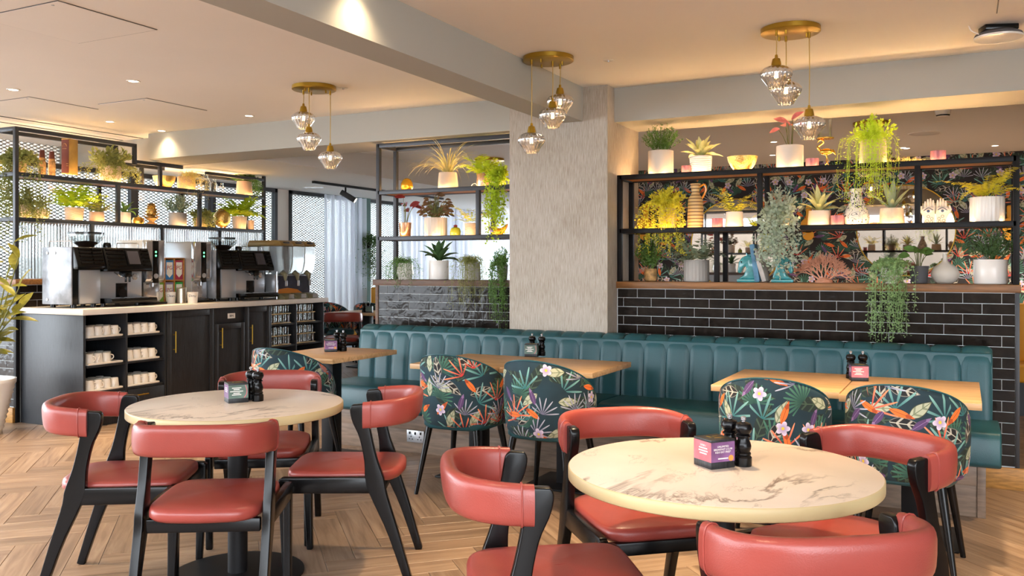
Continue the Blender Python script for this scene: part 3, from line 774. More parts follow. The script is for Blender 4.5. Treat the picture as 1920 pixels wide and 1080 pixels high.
# ------------------------------------------------------------------ round marble tables
def round_table(c, lab):
    t = thing('round_table', lab, 'table', c, group='round marble topped tables')
    R = 0.456
    MB().lathe([(R - 0.004, 0.712), (R, 0.716), (R, 0.746), (R - 0.003, 0.7495)], 96).build('table_edge', G['table_edge'], t, angle=50)
    MB().lathe([(R - 0.003, 0.7494), (R - 0.005, 0.7502), (0.0, 0.7502)], 96).build('marble_top', G['veined_marble'], t, angle=50)
    MB().lathe([(0.042, 0.008), (0.042, 0.70), (0.10, 0.70), (0.10, 0.712)], 32).build('column', G['black_metal'], t)
    MB().lathe([(0.285, 0.0), (0.285, 0.008), (0.27, 0.011), (0.05, 0.014)], 64).build('base', G['black_metal'], t)
    return t
round_table(TL_C, 'round white marble table with brass edge near the coffee counter')
round_table(TR_C, 'large round white marble table with brass edge, closest to the camera')

# ------------------------------------------------------------------ oak tables before the banquette
def oak_table(x0, x1, y0, y1, lab, z=0.74, group='oak tables along the banquette'):
    cx, cy = (x0 + x1) / 2, (y0 + y1) / 2
    t = thing('oak_table', lab, 'table', (cx, cy, 0), group=group)
    w, d = (x1 - x0) / 2 - 0.0015, (y1 - y0) / 2
    MB().span(-w, w, -d, d, z - 0.032, z).build('tabletop', G['table_oak'], t, bevel=0.002)
    MB().span(-0.05, 0.05, -0.05, 0.05, 0.01, z - 0.05).build('pedestal', G['black_metal'], t, bevel=0.003)
    MB().span(-0.17, 0.17, -0.17, 0.17, z - 0.05, z - 0.033).build('mounting_plate', G['black_metal'], t)
    MB().span(-0.21, 0.21, -0.21, 0.21, 0.004, 0.014).build('base', G['black_metal'], t, bevel=0.002)
    for sx in (-1, 1):
        for sy in (-1, 1): MB().cyl((sx * 0.185, sy * 0.185, 0.0), 0.014, 0.004, 10).build('foot', G['black_plastic'], t)
    return t
oak_table(-4.30, -3.69, 4.62, 5.36, 'square oak table at the end of the banquette nearest the counter')
oak_table(-3.10, -2.50, 4.64, 5.36, 'oak table under the left floral tub chair of the middle pair')
oak_table(-2.498, -1.89, 4.70, 5.36, 'oak table holding the green menu cube in the middle of the banquette')
oak_table(-1.165, -0.535, 4.52, 5.30, 'oak table with its long side against the left tub chair of the right pair')
oak_table(-0.532, 0.072, 4.44, 5.26, 'oak table at the open end of the banquette beside the tiled wall edge')

# ------------------------------------------------------------------ floral tub chairs
def make_tub():
    t = thing('tub_chair', '', 'chair', group='floral tub chairs facing the banquette')
    n, TH = 40, math.radians(128)
    rows = []          # rows of (radius factor, z or relative top offset, inside)
    vs, fs, uv = [], [], []
    prof_out = [(0.80, 0.0), (0.90, 0.02), (0.955, 0.10), (0.985, 0.35), (1.0, 0.7), (0.995, 0.93), (0.965, 1.0)]
    prof_in = [(0.90, 1.0), (0.845, 0.95), (0.82, 0.7), (0.80, 0.35), (0.79, 0.12)]
    P = prof_out + prof_in
    for i in range(n + 1):
        th = -TH + 2 * TH * i / n; u = abs(th) / TH
        top = 0.842 - 0.29 * (u ** 2.0)
        if u > 0.90: top -= 0.05 * ((u - 0.90) / 0.10) ** 2
        for j, (r, z) in enumerate(P):
            zz = 0.415 + (top - 0.415) * z
            rx, ry = 0.262 * r, 0.27 * r
            back = 0.02 * max(0, (zz - 0.45) / 0.4) * math.cos(th) if math.cos(th) > 0 else 0
            vs.append((rx * math.sin(th), -(ry * math.cos(th)) - back + 0.01, zz))
            uv.append((th * 0.27 + 0.7, zz + (0.2 if j >= len(prof_out) else 0)))
    m = len(P)
    for i in range(n):
        for j in range(m - 1): fs.append((i * m + j, (i + 1) * m + j, (i + 1) * m + j + 1, i * m + j + 1))
    fs.append(tuple(range(m))); fs.append(tuple(n * m + j for j in range(m - 1, -1, -1)))
    b = MB().add(vs, fs); me = b.mesh('shell', angle=75)
    ul = me.uv_layers.new(name='UVMap')
    for l in me.loops: ul.data[l.index].uv = uv[l.vertex_index]
    sh = link('shell', me, G['floral_fabric'], t)
    MB().tube([vs[i * m + len(prof_out) - 1] for i in range(n + 1)], 0.004, 6).build('piping', G['teal_leather'], sh)
    # seat cushion
    vs2, fs2 = [], []; N = 40; rings = [(0.93, 0.395), (1.0, 0.41), (1.0, 0.455), (0.96, 0.472), (0.6, 0.482), (0.1, 0.484)]
    for sc, z in rings:
        for k in range(N):
            a = 2 * math.pi * k / N; c, s = math.cos(a), math.sin(a); e = 0.55
            vs2.append((0.215 * sc * math.copysign(abs(c) ** e, c), 0.235 * sc * math.copysign(abs(s) ** e, s) + 0.035, z))
    for i in range(len(rings) - 1):
        for k in range(N): fs2.append((i * N + k, i * N + (k + 1) % N, (i + 1) * N + (k + 1) % N, (i + 1) * N + k))
    fs2.append(tuple(range(N - 1, -1, -1))); fs2.append(tuple((len(rings) - 1) * N + k for k in range(N)))
    MB().add(vs2, fs2).build('seat', G['teal_leather'], t, angle=60)
    for sx in (-1, 1):
        for sy in (-1, 1):
            MB().tube([(sx * 0.155, sy * 0.155 + 0.02, 0.41), (sx * 0.215, sy * 0.215 + 0.02, 0.0)], [0.021, 0.012], 14).build('leg', G['black_lacquer'], t)
    return t
tub0 = make_tub()
tub_spots = [(-2.685, 4.60, 2, 'floral tub chair left of the middle pair, before the oak tables'),
             (-2.09, 4.545, -2, 'floral tub chair right of the middle pair, below the green menu cube'),
             (-0.815, 4.36, 3, 'floral tub chair behind the pepper mills of the right round table'),
             (-0.235, 4.38, -4, 'floral tub chair at the open end of the banquette, beside the tiled wall'),
             (-3.87, 4.45, 4, 'floral tub chair half hidden behind the red chair near the dark cabinets')]
for k, (x, y, a, lab) in enumerate(tub_spots):
    if k == 0: tub0.location = (x, y, 0); tub0.rotation_euler = (0, 0, math.radians(a)); tub0['label'] = lab
    else: dup(tub0, (x, y, 0), math.radians(a), lab)
bg = 'furniture of the back dining area'
dup(tub0, (-7.84, 9.85, 0), math.radians(250), 'floral tub chair behind the back red chair, under the sheer curtain', bg)
dup(tub0, (-7.7, 9.0, 0), math.radians(120), 'floral tub chair at the counter end in the back dining area', bg)
dup(tub0, (-7.54, 10.32, 0), math.radians(20), 'floral tub chair before the mustard bench in the back dining area', bg)
dup(tub0, (1.05, 8.4, 0), math.radians(100), 'floral tub chair beyond the end of the tiled half wall', bg)
oak_table(-7.55, -6.75, 9.35, 10.05, 'oak table in the back dining area behind the red chair', group=bg)

# ------------------------------------------------------------------ teal channelled banquette
bq = thing('banquette', 'long teal leather banquette with channelled back along the tiled walls', 'banquette', (-2.09, 5.6, 0))
units = [-4.334, -3.212, -2.103, -0.989, 0.145]
BX, BY = -2.09, 5.6
def channel(x0, x1):
    vs, fs = [], []; nx = 8
    path = [(5.735, 0.43), (5.738, 0.55), (5.752, 0.68), (5.768, 0.79), (5.782, 0.835), (5.81, 0.862), (5.85, 0.870), (5.90, 0.866), (5.935, 0.85)]
    for i in range(nx + 1):
        u = -1 + 2 * i / nx; b = 0.015 * (max(0.0, 1 - abs(u) ** 5)) ** 0.5
        for j, (y, z) in enumerate(path):
            w = min(1.0, j / 4.0)
            dy = -b * (1, 1, 1, 1, 0.9, 0.5, 0.1, -0.3, -0.6)[j]; dz = b * (0, 0, 0, 0.1, 0.5, 0.85, 1, 0.9, 0.7)[j]
            vs.append((x0 + (x1 - x0) * (u + 1) / 2 - BX, y + dy - BY, z + dz))
    m = len(path)
    for i in range(nx):
        for j in range(m - 1): fs.append((i * m + j, (i + 1) * m + j, (i + 1) * m + j + 1, i * m + j + 1))
    return MB().add(vs, fs)
for k in range(4):
    a, b = units[k], units[k + 1]; w = (b - a) / 7
    for i in range(7):
        channel(a + i * w + (0.004 if i == 0 else 0.001), a + (i + 1) * w - (0.004 if i == 6 else 0.001)).build('back_channel', G['teal_leather'], bq, angle=80)
    # seat cushion of the unit
    x0, x1 = a + 0.004 - BX, b + (0.03 if k == 3 else -0.004) - BX
    MB().prism([(5.755 - BY, 0.28), (5.31 - BY, 0.28), (5.285 - BY, 0.30), (5.28 - BY, 0.43), (5.30 - BY, 0.468), (5.36 - BY, 0.478), (5.755 - BY, 0.470)], 'x', x0, x1).build('seat_cushion', G['teal_leather'], bq, bevel=0.012, seg=3)
MB().span(units[0] + 0.003 - BX, units[-1] - 0.002 - BX, 5.765 - BY, 5.948 - BY, 0.28, 0.85).build('back_board', G['teal_leather'], bq, bevel=0.01, seg=3)
for x in (units[0], units[-1] - 0.012):
    MB().prism([(5.745 - BY, 0.45), (5.76 - BY, 0.76), (5.785 - BY, 0.845), (5.85 - BY, 0.868), (5.94 - BY, 0.855), (5.946 - BY, 0.45)], 'x', x - BX, x + 0.012 - BX).build('end_panel', G['teal_leather'], bq, bevel=0.004)
MB().span(units[0] - BX, 0.10 - BX, 5.365 - BY, 5.92 - BY, 0.0, 0.278).build('plinth', G['plinth_wood'], bq, bevel=0.002)
MB().span(0.062 - BX, 0.103 - BX, 5.352 - BY, 5.40 - BY, 0.0, 0.275).build('corner_post', G['plinth_wood'], bq, bevel=0.003)
MB().span(units[0] - BX, 0.06 - BX, 5.358 - BY, 5.366 - BY, 0.168, 0.276).build('plinth_board', G['plinth_wood'], bq, bevel=0.002)
# double wall socket
so = thing('wall_socket', 'steel double wall socket on the wooden plinth under the banquette', 'socket', at_y(780, 818, 5.362))
so.location.y = 5.3575
MB().span(-0.073, 0.073, -0.006, 0, -0.043, 0.043).build('face_plate', G['steel'], so, bevel=0.002)
for sx in (-0.036, 0.036):
    for dx, dz, w, h in ((0, 0.006, 0.006, 0.010), (-0.013, -0.012, 0.009, 0.006), (0.013, -0.012, 0.009, 0.006)):
        MB().box((sx + dx, -0.0066, dz - 0.008), (w, 0.002, h)).build('pin_slot', G['black_plastic'], so, smooth=False)
    MB().box((sx * 1.3, -0.008, 0.024), (0.012, 0.006, 0.018)).build('switch', G['black_plastic'], so, bevel=0.001)
MB().box((0.0, -0.0075, 0.022), (0.014, 0.003, 0.02)).build('usb_port', G['black_plastic'], so, smooth=False)

# ------------------------------------------------------------------ menu cubes and mills
def make_mill(c, cc):
    t = thing('pepper_mill', '', 'mill', c)
    MB().lathe([(0.0245, 0.0), (0.025, 0.003), (0.025, 0.026), (0.023, 0.029), (0.0205, 0.032), (0.0225, 0.035), (0.0225, 0.039), (0.019, 0.043), (0.0225, 0.052), (0.0235, 0.06), (0.021, 0.070), (0.017, 0.080), (0.0168, 0.085), (0.0215, 0.088), (0.0215, 0.092), (0.0165, 0.095)], 28).build('body', G['black_lacquer'], t, angle=30)
    MB().lathe([(0.0165, 0.095), (0.022, 0.101), (0.0255, 0.110), (0.0255, 0.117), (0.021, 0.127), (0.010, 0.132), (0.0, 0.1325)], 28).build('head', G['black_lacquer'], t, angle=40)
    MB().lathe([(0.0045, 0.132), (0.0045, 0.136), (0.0075, 0.138), (0.0078, 0.146), (0.005, 0.149), (0.0, 0.149)], 16).build('knob', G['chrome'], t)
    return t
def menu_cube(c, rz, lab, face, side, s=0.086):
    t = thing('menu_cube', lab, 'menu holder', c, rz, group='menu cubes on the tables')
    h = s / 2
    MB().span(-h, h, -h, h, 0.0, 0.020).build('base', G['black_wood'], t, bevel=0.001)
    MB().span(-h, h, -h, h, 0.0785, 0.086).build('lid', G['black_wood'], t, bevel=0.001)
    MB().span(-h + 0.001, h - 0.001, -h + 0.001, h - 0.001, 0.020, 0.0785).build('card_core', G[face], t, smooth=False)
    MB().span(-h + 0.0004, h - 0.0004, -h, -h + 0.001, 0.0202, 0.0783).build('front_card', G[face], t, smooth=False)
    MB().span(-h, -h + 0.001, -h + 0.0004, h - 0.0004, 0.0202, 0.0783).build('side_card', G[side], t, smooth=False)
    return t
def cube_print(t, face, s=0.086):
    h = s / 2
    def line(x, z, w, side=False):
        (MB().box((-h - 0.0003, x, z), (0.0004, w, 0.0035)) if side else MB().box((x, -h - 0.0003, z), (w, 0.0004, 0.0035))).build('printed_line', G['paper_white'], t, smooth=False)
    if face == 'purple_print':
        text('lettering', 'UNLIMITED\nBREAKFAST £12.99\nKIDS EAT FREE*', 0.0082, G['paper_white'], t, (0.0, -h - 0.0003, 0.057), (math.radians(90), 0, 0), extrude=0.0002)
        text('lettering', '2 FOR 1', 0.0085, G['paper_white'], t, (-h - 0.0003, -0.004, 0.066), (math.radians(90), 0, math.radians(-90)), extrude=0.0002)
        for z, w in ((0.058, 0.040), (0.050, 0.044), (0.042, 0.034)): line(-0.004, z, w, True)
        line(0.0, 0.030, 0.036)
        MB().lathe([(0.009, 0), (0.009, 0.0004)], 20).build('printed_sun', G['orange_print'], t, loc=(h - 0.014, -h + 0.0001, 0.0295), rot=(math.radians(90), 0, 0))
    else:
        for z, w in ((0.066, 0.040), (0.059, 0.026), (0.051, 0.056), (0.043, 0.028), (0.036, 0.040)): line(-0.008, z, w)
        for z, w in ((0.064, 0.036), (0.056, 0.046), (0.048, 0.040)): line(0.0, z, w, True)
        MB().tube(smooth_path([(0.030, -h, 0.077), (0.036, -h, 0.055), (0.034, -h, 0.036), (0.024, -h, 0.0215)], 10), 0.0018, 5).build('printed_arc', G['pink_print'], t)
    for x, y, w, d in ((-0.012, 0.010, 0.006, 0.022), (0.010, -0.012, 0.034, 0.006), (0.012, 0.012, 0.018, 0.006)):
        MB().box((x, y, 0.0862), (w, d, 0.0006)).build('lid_mark', G['brass'], t, smooth=False)
mill0 = None
def mills(spots, where):
    global mill0
    for k, (p, q) in enumerate(spots):
        lab = 'black pepper mill, ' + q
        if mill0 is None: mill0 = make_mill(p, 0); mill0['label'] = lab; mill0['group'] = 'salt and pepper mills on the tables'
        else: dup(mill0, p, 0, lab, 'salt and pepper mills on the tables')
RT = Vector((CA, SA, 0)); FW = Vector((-SA, CA, 0))      # camera right and forward on the ground
def table_set(px, py, z, rz, face, side, lab, ml, printed=True, off=((0.078, 0.028), (0.102, -0.02)), p=None):
    p = p or at_z(px, py, z)
    t = menu_cube(p, rz, lab, face, side)
    if printed: cube_print(t, face)
    mills([(p + RT * a + FW * b, q) for (a, b), q in zip(off, ml)], lab)
p = at_z(1335, 872, 0.7502)
table_set(1339, 873, 0.7502, YAW + math.radians(24), 'purple_print', 'pink_print', 'purple and pink menu cube on the large right marble table',
          ('rear one on the right marble table', 'front one on the right marble table'), off=((0.060, 0.052), (0.088, 0.0)))
table_set(443, 753, 0.7502, YAW + math.radians(30), 'green_print', 'purple_print', 'green and violet menu cube on the left marble table',
          ('rear one on the left marble table', 'front one on the left marble table'), off=((0.048, 0.062), (0.090, 0.02)))
table_set(997, 668, 0.74, YAW - math.radians(10), 'green_print', 'pink_print', 'green menu cube on the middle oak tables',
          ('left one behind the green menu cube of the oak tables', 'right one beside the green menu cube of the oak tables'), off=((0.005, 0.085), (0.07, 0.045)))
table_set(1610, 713, 0.74, YAW - math.radians(12), 'pink_print', 'purple_print', 'pink menu cube on the oak tables near the tiled wall edge',
          ('left one behind the pink menu cube of the oak tables', 'right one behind the pink menu cube of the oak tables'), off=((-0.01, 0.085), (0.052, 0.075)))
table_set(620, 659, 0.74, YAW + math.radians(15), 'purple_print', 'pink_print', 'violet menu cube on the oak table nearest the counter',
          ('left one on the oak table nearest the counter', 'right one on the oak table nearest the counter'), off=((0.03, 0.08), (0.085, 0.03)))
table_set(664, 579, 0.74, YAW, 'green_print', 'purple_print', 'small pale menu cube on the table of the back dining area',
          ('left one in the back dining area', 'right one in the back dining area'), False, off=((-0.08, 0.03), (-0.03, 0.08)), p=Vector((-6.98, 9.5, 0.74)))
# ------------------------------------------------------------------ coffee counter
XF, XBK, ZT = -6.46, -7.272, 0.995
bw, G_ = G['black_wood'], G
def counter_unit(name, lab, y0, y1):
    return thing(name, lab, 'cabinet', (XF, (y0 + y1) / 2, 0), group='dark cabinets of the coffee counter')
def rel(b, t): b.v = [(x - t.location.x, y - t.location.y, z - t.location.z) for x, y, z in b.v]; return b
def gold_handle(t, y, z0, z1, x=XF, par=None):
    hb = MB(); hb.tube([(x + 0.032, y, z0), (x + 0.032, y, z1)], 0.006, 10)
    for z in (z0 + 0.03, z1 - 0.03): hb.tube([(x, y, z), (x + 0.032, y, z)], 0.0045, 8)
    rel(hb, t).build('handle', G['brass'], par or t)
def gold_handle_h(t, y0, y1, z, par):
    hb = MB(); hb.tube([(XF + 0.032, y0, z), (XF + 0.032, y1, z)], 0.006, 10)
    for y in (y0 + 0.03, y1 - 0.03): hb.tube([(XF, y, z), (XF + 0.032, y, z)], 0.0045, 8)
    rel(hb, t).build('handle', G['brass'], par)
def open_unit(name, lab, y0, ym, y1, shelves, end):
    t = counter_unit(name, lab, y0, y1)
    if end < 0: rel(MB().span(XBK, XF + 0.002, y0 - 0.022, y0, 0.0, 0.944), t).build('side_panel', bw, t, bevel=0.002)
    else: rel(MB().span(XBK, XF, y0, y0 + 0.016, 0.0, 0.944), t).build('side_panel', bw, t, bevel=0.001)
    rel(MB().span(XBK, XF, y1 - 0.018, y1, 0.0, 0.944), t).build('side_panel', bw, t, bevel=0.001)
    rel(MB().span(XBK + 0.02, XF - 0.004, ym - 0.01, ym + 0.01, 0.06, 0.944), t).build('divider', bw, t, bevel=0.001)
    rel(MB().span(XBK, XBK + 0.02, y0, y1, 0.06, 0.944), t).build('back_panel', bw, t)
    for (a, b) in ((y0 + 0.018, ym - 0.011), (ym + 0.011, y1 - 0.019)):
        for z in shelves:
            rel(MB().span(XBK + 0.02, XF - 0.01, a, b, z - 0.018, z), t).build('shelf', bw, t, bevel=0.001)
    rel(MB().span(XBK, XF - 0.05, y0, y1, 0.0, 0.06), t).build('kick_board', bw, t)
    return t
u1 = open_unit('mug_shelf_unit', 'black open cabinet holding trays of mugs at the near counter end', 4.882, 5.288, 5.712, (0.75, 0.522, 0.30), -1)
for (a, b) in ((4.90, 5.276), (5.30, 5.692)):
    d = rel(MB().span(XF - 0.022, XF, a + 0.004, b - 0.004, 0.07, 0.278), u1).build('drawer', bw, u1, bevel=0.002)
    gold_handle_h(u1, a + 0.04, a + 0.19, 0.225, d)
def door_unit(name, lab, y0, y1, ztop, handle_y, hz0, hz1):
    t = counter_unit(name, lab, y0, y1)
    rel(MB().span(XBK, XF - 0.022, y0 + 0.002, y1 - 0.002, 0.0, 0.943), t).build('carcass', bw, t)
    d = rel(MB().span(XF - 0.022, XF - 0.004, y0 + 0.003, y1 - 0.003, 0.07, ztop), t).build('door', bw, t, bevel=0.0015)
    fr = 0.055
    for (a, b, c, e) in ((y0 + 0.003, y0 + fr, 0.07, ztop), (y1 - fr, y1 - 0.003, 0.07, ztop), (y0 + fr, y1 - fr, ztop - fr, ztop), (y0 + fr, y1 - fr, 0.07, 0.07 + fr)):
        rel(MB().span(XF - 0.005, XF + 0.003, a, b, c, e), t).build('stile', bw, d, bevel=0.001)
    gold_handle(t, handle_y, hz0, hz1, par=d)
    return t
door_unit('cupboard', 'wide black cupboard with framed door and brass bar handle', 5.714, 6.284, 0.94, 5.792, 0.558, 0.754)
bn = door_unit('bin_cupboard', 'black cupboard door with brass handle under the small BIN label', 6.286, 6.696, 0.788, 6.363, 0.554, 0.749)
rel(MB().span(XF - 0.03, XF - 0.012, 6.29, 6.692, 0.795, 0.94), bn).build('flap_panel', bw, bn, bevel=0.001)
sg = rel(MB().span(XF - 0.012, XF - 0.0105, 6.475, 6.575, 0.835, 0.885), bn).build('label_plate', G['paper_white'], bn, smooth=False)
text('lettering', 'BIN', 0.034, G['black_plastic'], bn, (XF - 0.010 - bn.location.x, 6.525 - bn.location.y, 0.860), (math.radians(90), 0, math.radians(90)))
door_unit('cupboard', 'narrow black cupboard with brass bar handle beside the glass racks', 6.698, 7.064, 0.94, 6.769, 0.561, 0.758)
u2 = open_unit('glass_shelf_unit', 'black open cabinet with boards of drinking glasses at the far counter end', 7.066, 7.471, 7.93, (0.739, 0.507, 0.29), 1)
wt = MB().span(XBK - 0.004, XF + 0.022, 4.842, 7.985, 0.946, ZT).build('worktop', G['stone_top'], bevel=0.003)
tag(wt, 'long pale stone worktop of the coffee counter', 'worktop')

# trays of mugs
def make_tray():
    t = thing('serving_tray', '', 'tray', group='white trays in the mug cabinet')
    MB().span(-0.30, 0.0, -0.165, 0.165, 0.0, 0.008).build('tray_floor', G['mug_ceramic'], t, bevel=0.002)
    r = MB()
    r.span(-0.006, 0.006, -0.17, 0.17, 0.004, 0.018).span(-0.306, -0.294, -0.17, 0.17, 0.004, 0.018).span(-0.30, 0, -0.171, -0.16, 0.004, 0.018).span(-0.30, 0, 0.16, 0.171, 0.004, 0.018)
    r.build('rim', G['mug_ceramic'], t, bevel=0.002)
    return t
def make_mug():
    t = thing('mug', '', 'mug', group='white mugs stored upside down')
    MB().lathe([(0.041, 0.0), (0.0415, 0.002), (0.0335, 0.082), (0.030, 0.086), (0.0, 0.0865)], 20).build('cup', G['mug_ceramic'], t, angle=50)
    MB().tube(smooth_path([(0.034, 0, 0.066), (0.056, 0, 0.062), (0.060, 0, 0.038), (0.039, 0, 0.022)], 8), 0.0048, 6).build('handle', G['mug_ceramic'], t)
    return t
tray0, mug0 = None, None
names = {(0, 0): 'top', (1, 0): 'middle', (2, 0): 'bottom'}
for bi, (ya, yb) in enumerate(((4.90, 5.278), (5.30, 5.694))):
    for si, zs in enumerate((0.75, 0.522, 0.30)):
        lvl = ('upper', 'middle', 'lower')[si]; bay = ('bay at the counter corner', 'bay beside the wide cupboard')[bi]
        yc = ya + 0.176 if bi else ya + 0.186; lab = 'white tray of mugs on the %s shelf, %s' % (lvl, bay)
        loc = (XF - 0.016, yc, zs)
        if tray0 is None: tray0 = make_tray(); tray0.location = loc; tray0['label'] = lab
        else: dup(tray0, loc, 0, lab)
        for r in range(3):
            for c in range(4):
                if (bi, si, c) in ((0, 1, 3), (1, 1, 3)) and r == 0 and bi == 0: continue
                p = (XF - 0.062 - r * 0.092, yc - 0.122 + c * 0.081, zs + 0.0082)
                ang = RND.choice((0.2, -0.5, 1.2, 1.57, 2.6)); ang = 1.57 if (c == 3 and bi == 1) else ang
                lab = 'white mug, %s row, %s from the near side, %s tray, %s' % (('front', 'middle', 'back')[r], ('first', 'second', 'third', 'last')[c], lvl, ('corner bay', 'bay by wide cupboard')[bi])
                if mug0 is None: mug0 = make_mug(); mug0.location = p; mug0.rotation_euler = (0, 0, ang); mug0['label'] = lab; mug0['group'] = 'mugs, %s shelf, %s' % (lvl, bay)
                else: dup(mug0, p, ang, lab, 'mugs, %s shelf, %s' % (lvl, bay))
# boards of glasses
glm = MB().lathe([(0.030, 0.0), (0.0285, 0.004), (0.033, 0.078), (0.0315, 0.078), (0.027, 0.008), (0.0, 0.007)], 12).mesh('drinking_glass', angle=50)
for bi, (ya, yb) in enumerate(((7.085, 7.458), (7.484, 7.91))):
    bay = ('bay by narrow cupboard', 'far end bay')[bi]
    for si, zs in enumerate((0.739, 0.507)):
        for li in range(2):
            z = zs + 0.012 + li * 0.098
            lvl = ('lower', 'higher')[li] + ' board, ' + ('upper', 'middle')[si] + ' shelf'
            b = MB().span(-0.31, 0.0, -0.15, 0.15, -0.010, 0.0).build('glass_board', G['table_edge'], loc=(XF - 0.006, ya + 0.156, z), bevel=0.001)
            tag(b, 'thin pale board under glasses, %s, %s' % (lvl, bay), 'board', 'boards under the glasses')
            if li == 1:
                for sx in (-0.29, -0.02):
                    for sy in (-0.14, 0.14): MB().span(sx - 0.004, sx + 0.004, sy - 0.004, sy + 0.004, -0.098, -0.0101).build('spacer', G['steel'], b, smooth=False)
            for r in range(2):
                for c in range(4):
                    g = link('drinking_glass', glm, G['glass_clear'], None, (XF - 0.045 - r * 0.075, ya + 0.156 - 0.108 + c * 0.072, z + 0.0005))
                    tag(g, 'glass, %s row, %s from near side, %s, %s' % (('front', 'back')[r], ('first', 'second', 'third', 'last')[c], lvl, bay), 'glass', 'glasses, %s, %s' % (lvl, bay))

# ------------------------------------------------------------------ machines on the worktop (front faces +x)
def coffee_machine(loc, W, lab):
    t = thing('coffee_machine', lab, 'coffee machine', loc, group='coffee machines on the counter')
    D, H = 0.40, 0.52; s1 = 0.29 * W / 0.77
    # left (grinder and milk) module, y 0..s1; right brewing module s1..W ; x from -D (back) to 0 (front)
    MB().span(-D, -0.02, 0.0, 0.012, 0.03, H).build('side_panel', G['steel_painted_reflections'], t, bevel=0.004)
    for (x, z) in ((-D + 0.07, 0.47), (-D + 0.17, 0.47), (-D + 0.07, 0.07)):
        MB().lathe([(0.014, 0), (0.012, 0.004), (0, 0.005)], 14).build('screw_cap', G['screw_metal'], t, loc=(x, -0.0005, z), rot=(math.radians(90), 0, 0))
    MB().span(-D, -0.03, 0.0125, s1 - 0.004, 0.03, H - 0.004).build('body', G['black_plastic'], t, bevel=0.006)
    MB().span(-D, -0.06, s1, W, 0.03, H - 0.004).build('brew_body', G['black_plastic'], t, bevel=0.006)
    MB().span(-0.031, -0.012, 0.075, s1 - 0.015, 0.035, 0.325).build('front_panel', G['steel'], t, bevel=0.003)
    def hood(y0, y1, out, z0):
        return MB().prism([(-0.06, H), (-0.005, H), (out, z0 + 0.03), (out, z0), (-0.06, z0)], 'y', y0, y1)
    hood(0.012, s1 - 0.004, 0.045, 0.33).build('control_hood', G['black_plastic'], t, bevel=0.006)
    hd = hood(s1, W, 0.06, 0.31).build('control_hood', G['black_plastic'], t, bevel=0.006)
    # button ribs on the hoods
    def ribs(y0, y1, out, z0):
        for k in range(5):
            f = (k + 0.6) / 5.4; z = H - f * (H - z0 - 0.03); x = -0.005 + f * (out + 0.005)
            MB().tube([(x, y0, z), (x, y1, z)], 0.011, 8).build('button_rib', G['black_plastic'], t)
    ribs(0.05, s1 * 0.55, 0.045, 0.33); ribs(s1 * 0.6, s1 - 0.02, 0.045, 0.33)
    a = s1 + (W - s1) * 0.05; ribs(a, s1 + (W - s1) * 0.42, 0.06, 0.31); ribs(s1 + (W - s1) * 0.82, W - 0.015, 0.06, 0.31)
    sl = math.atan2(0.065, H - 0.34)
    sc = MB().box((0, 0, 0), (0.012, (W - s1) * 0.30, 0.15)).build('screen_bezel', G['black_plastic'], t, bevel=0.003, loc=(0.034, s1 + (W - s1) * 0.60, 0.432), rot=(0, -sl, 0))
    MB().box((0.0066, 0, 0), (0.002, (W - s1) * 0.25, 0.125)).build('screen', G['touch_screen'], sc, smooth=False)
    # lower brewing front
    MB().span(-0.06, -0.05, s1 + 0.012, W - 0.03, 0.075, 0.31).build('splash_panel', G['steel'], t, bevel=0.002)
    MB().span(-0.051, -0.044, s1 + 0.17, W - 0.19, 0.08, 0.205).build('grounds_drawer', G['black_plastic'], t, bevel=0.002)
    yc = (s1 + W) / 2
    MB().lathe([(0.042, 0), (0.042, 0.003), (0, 0.003)], 20).build('grounds_opening', G['black_plastic'], t, loc=(-0.0445, yc, 0.115), rot=(0, math.radians(90), 0))
    sp = MB().span(-0.05, 0.035, yc - 0.035, yc + 0.035, 0.262, 0.312)
    for dy in (-0.02, 0.02): sp.tube([(0.02, yc + dy, 0.262), (0.02, yc + dy, 0.215)], 0.010, 10)
    sp.build('spout', G['black_plastic'], t, bevel=0.003)
    MB().lathe([(0.026, -0.008), (0.03, -0.006), (0.03, 0.006), (0.026, 0.008)], 20).build('pressure_gauge', G['chrome'], t, loc=(-0.02, yc + 0.11, 0.262), rot=(0, math.radians(90), 0))
    MB().tube(smooth_path([(-0.04, yc - 0.09, 0.30), (0.02, yc - 0.10, 0.28), (0.02, yc - 0.06, 0.262)], 8), 0.006, 8).build('milk_hose', G['chrome'], t)
    dt = MB().prism([(-0.06, 0.03), (0.10, 0.03), (0.115, 0.05), (0.105, 0.075), (-0.06, 0.075)], 'y', s1 + 0.004, W + 0.01).build('drip_tray', G['black_plastic'], t, bevel=0.005)
    for k in range(8): MB().span(-0.04, 0.09, s1 + 0.04 + k * (W - s1 - 0.06) / 8, s1 + 0.05 + k * (W - s1 - 0.06) / 8, 0.0748, 0.077).build('grate_bar', G['steel'], dt, smooth=False)
    for x in (-D + 0.06, -0.07):
        for y in (0.06, s1 - 0.04, s1 + 0.06, W - 0.06): MB().cyl((x, y, 0.0), 0.022, 0.0305, 14).build('foot', G['black_plastic'], t)
    # hopper with beans, top rails
    hp = MB().lathe([(0.05, H - 0.004), (0.135, H + 0.07), (0.145, H + 0.10), (0.145, H + 0.118), (0.139, H + 0.118), (0.138, H + 0.10), (0.046, H + 0.002)], 32, (-0.2, s1 * 0.95, 0), cap0=False, cap1=False).build('bean_hopper', G['glass_clear'], t)
    MB().lathe([(0.147, H + 0.118), (0.147, H + 0.135), (0.0, H + 0.136)], 32, (-0.2, s1 * 0.95, 0)).build('hopper_lid', G['dark_tint'], hp)
    MB().lathe([(0.05, H + 0.003), (0.10, H + 0.045), (0.06, H + 0.055), (0, H + 0.062)], 24, (-0.2, s1 * 0.95, 0)).build('coffee_beans', G['beans'], hp)
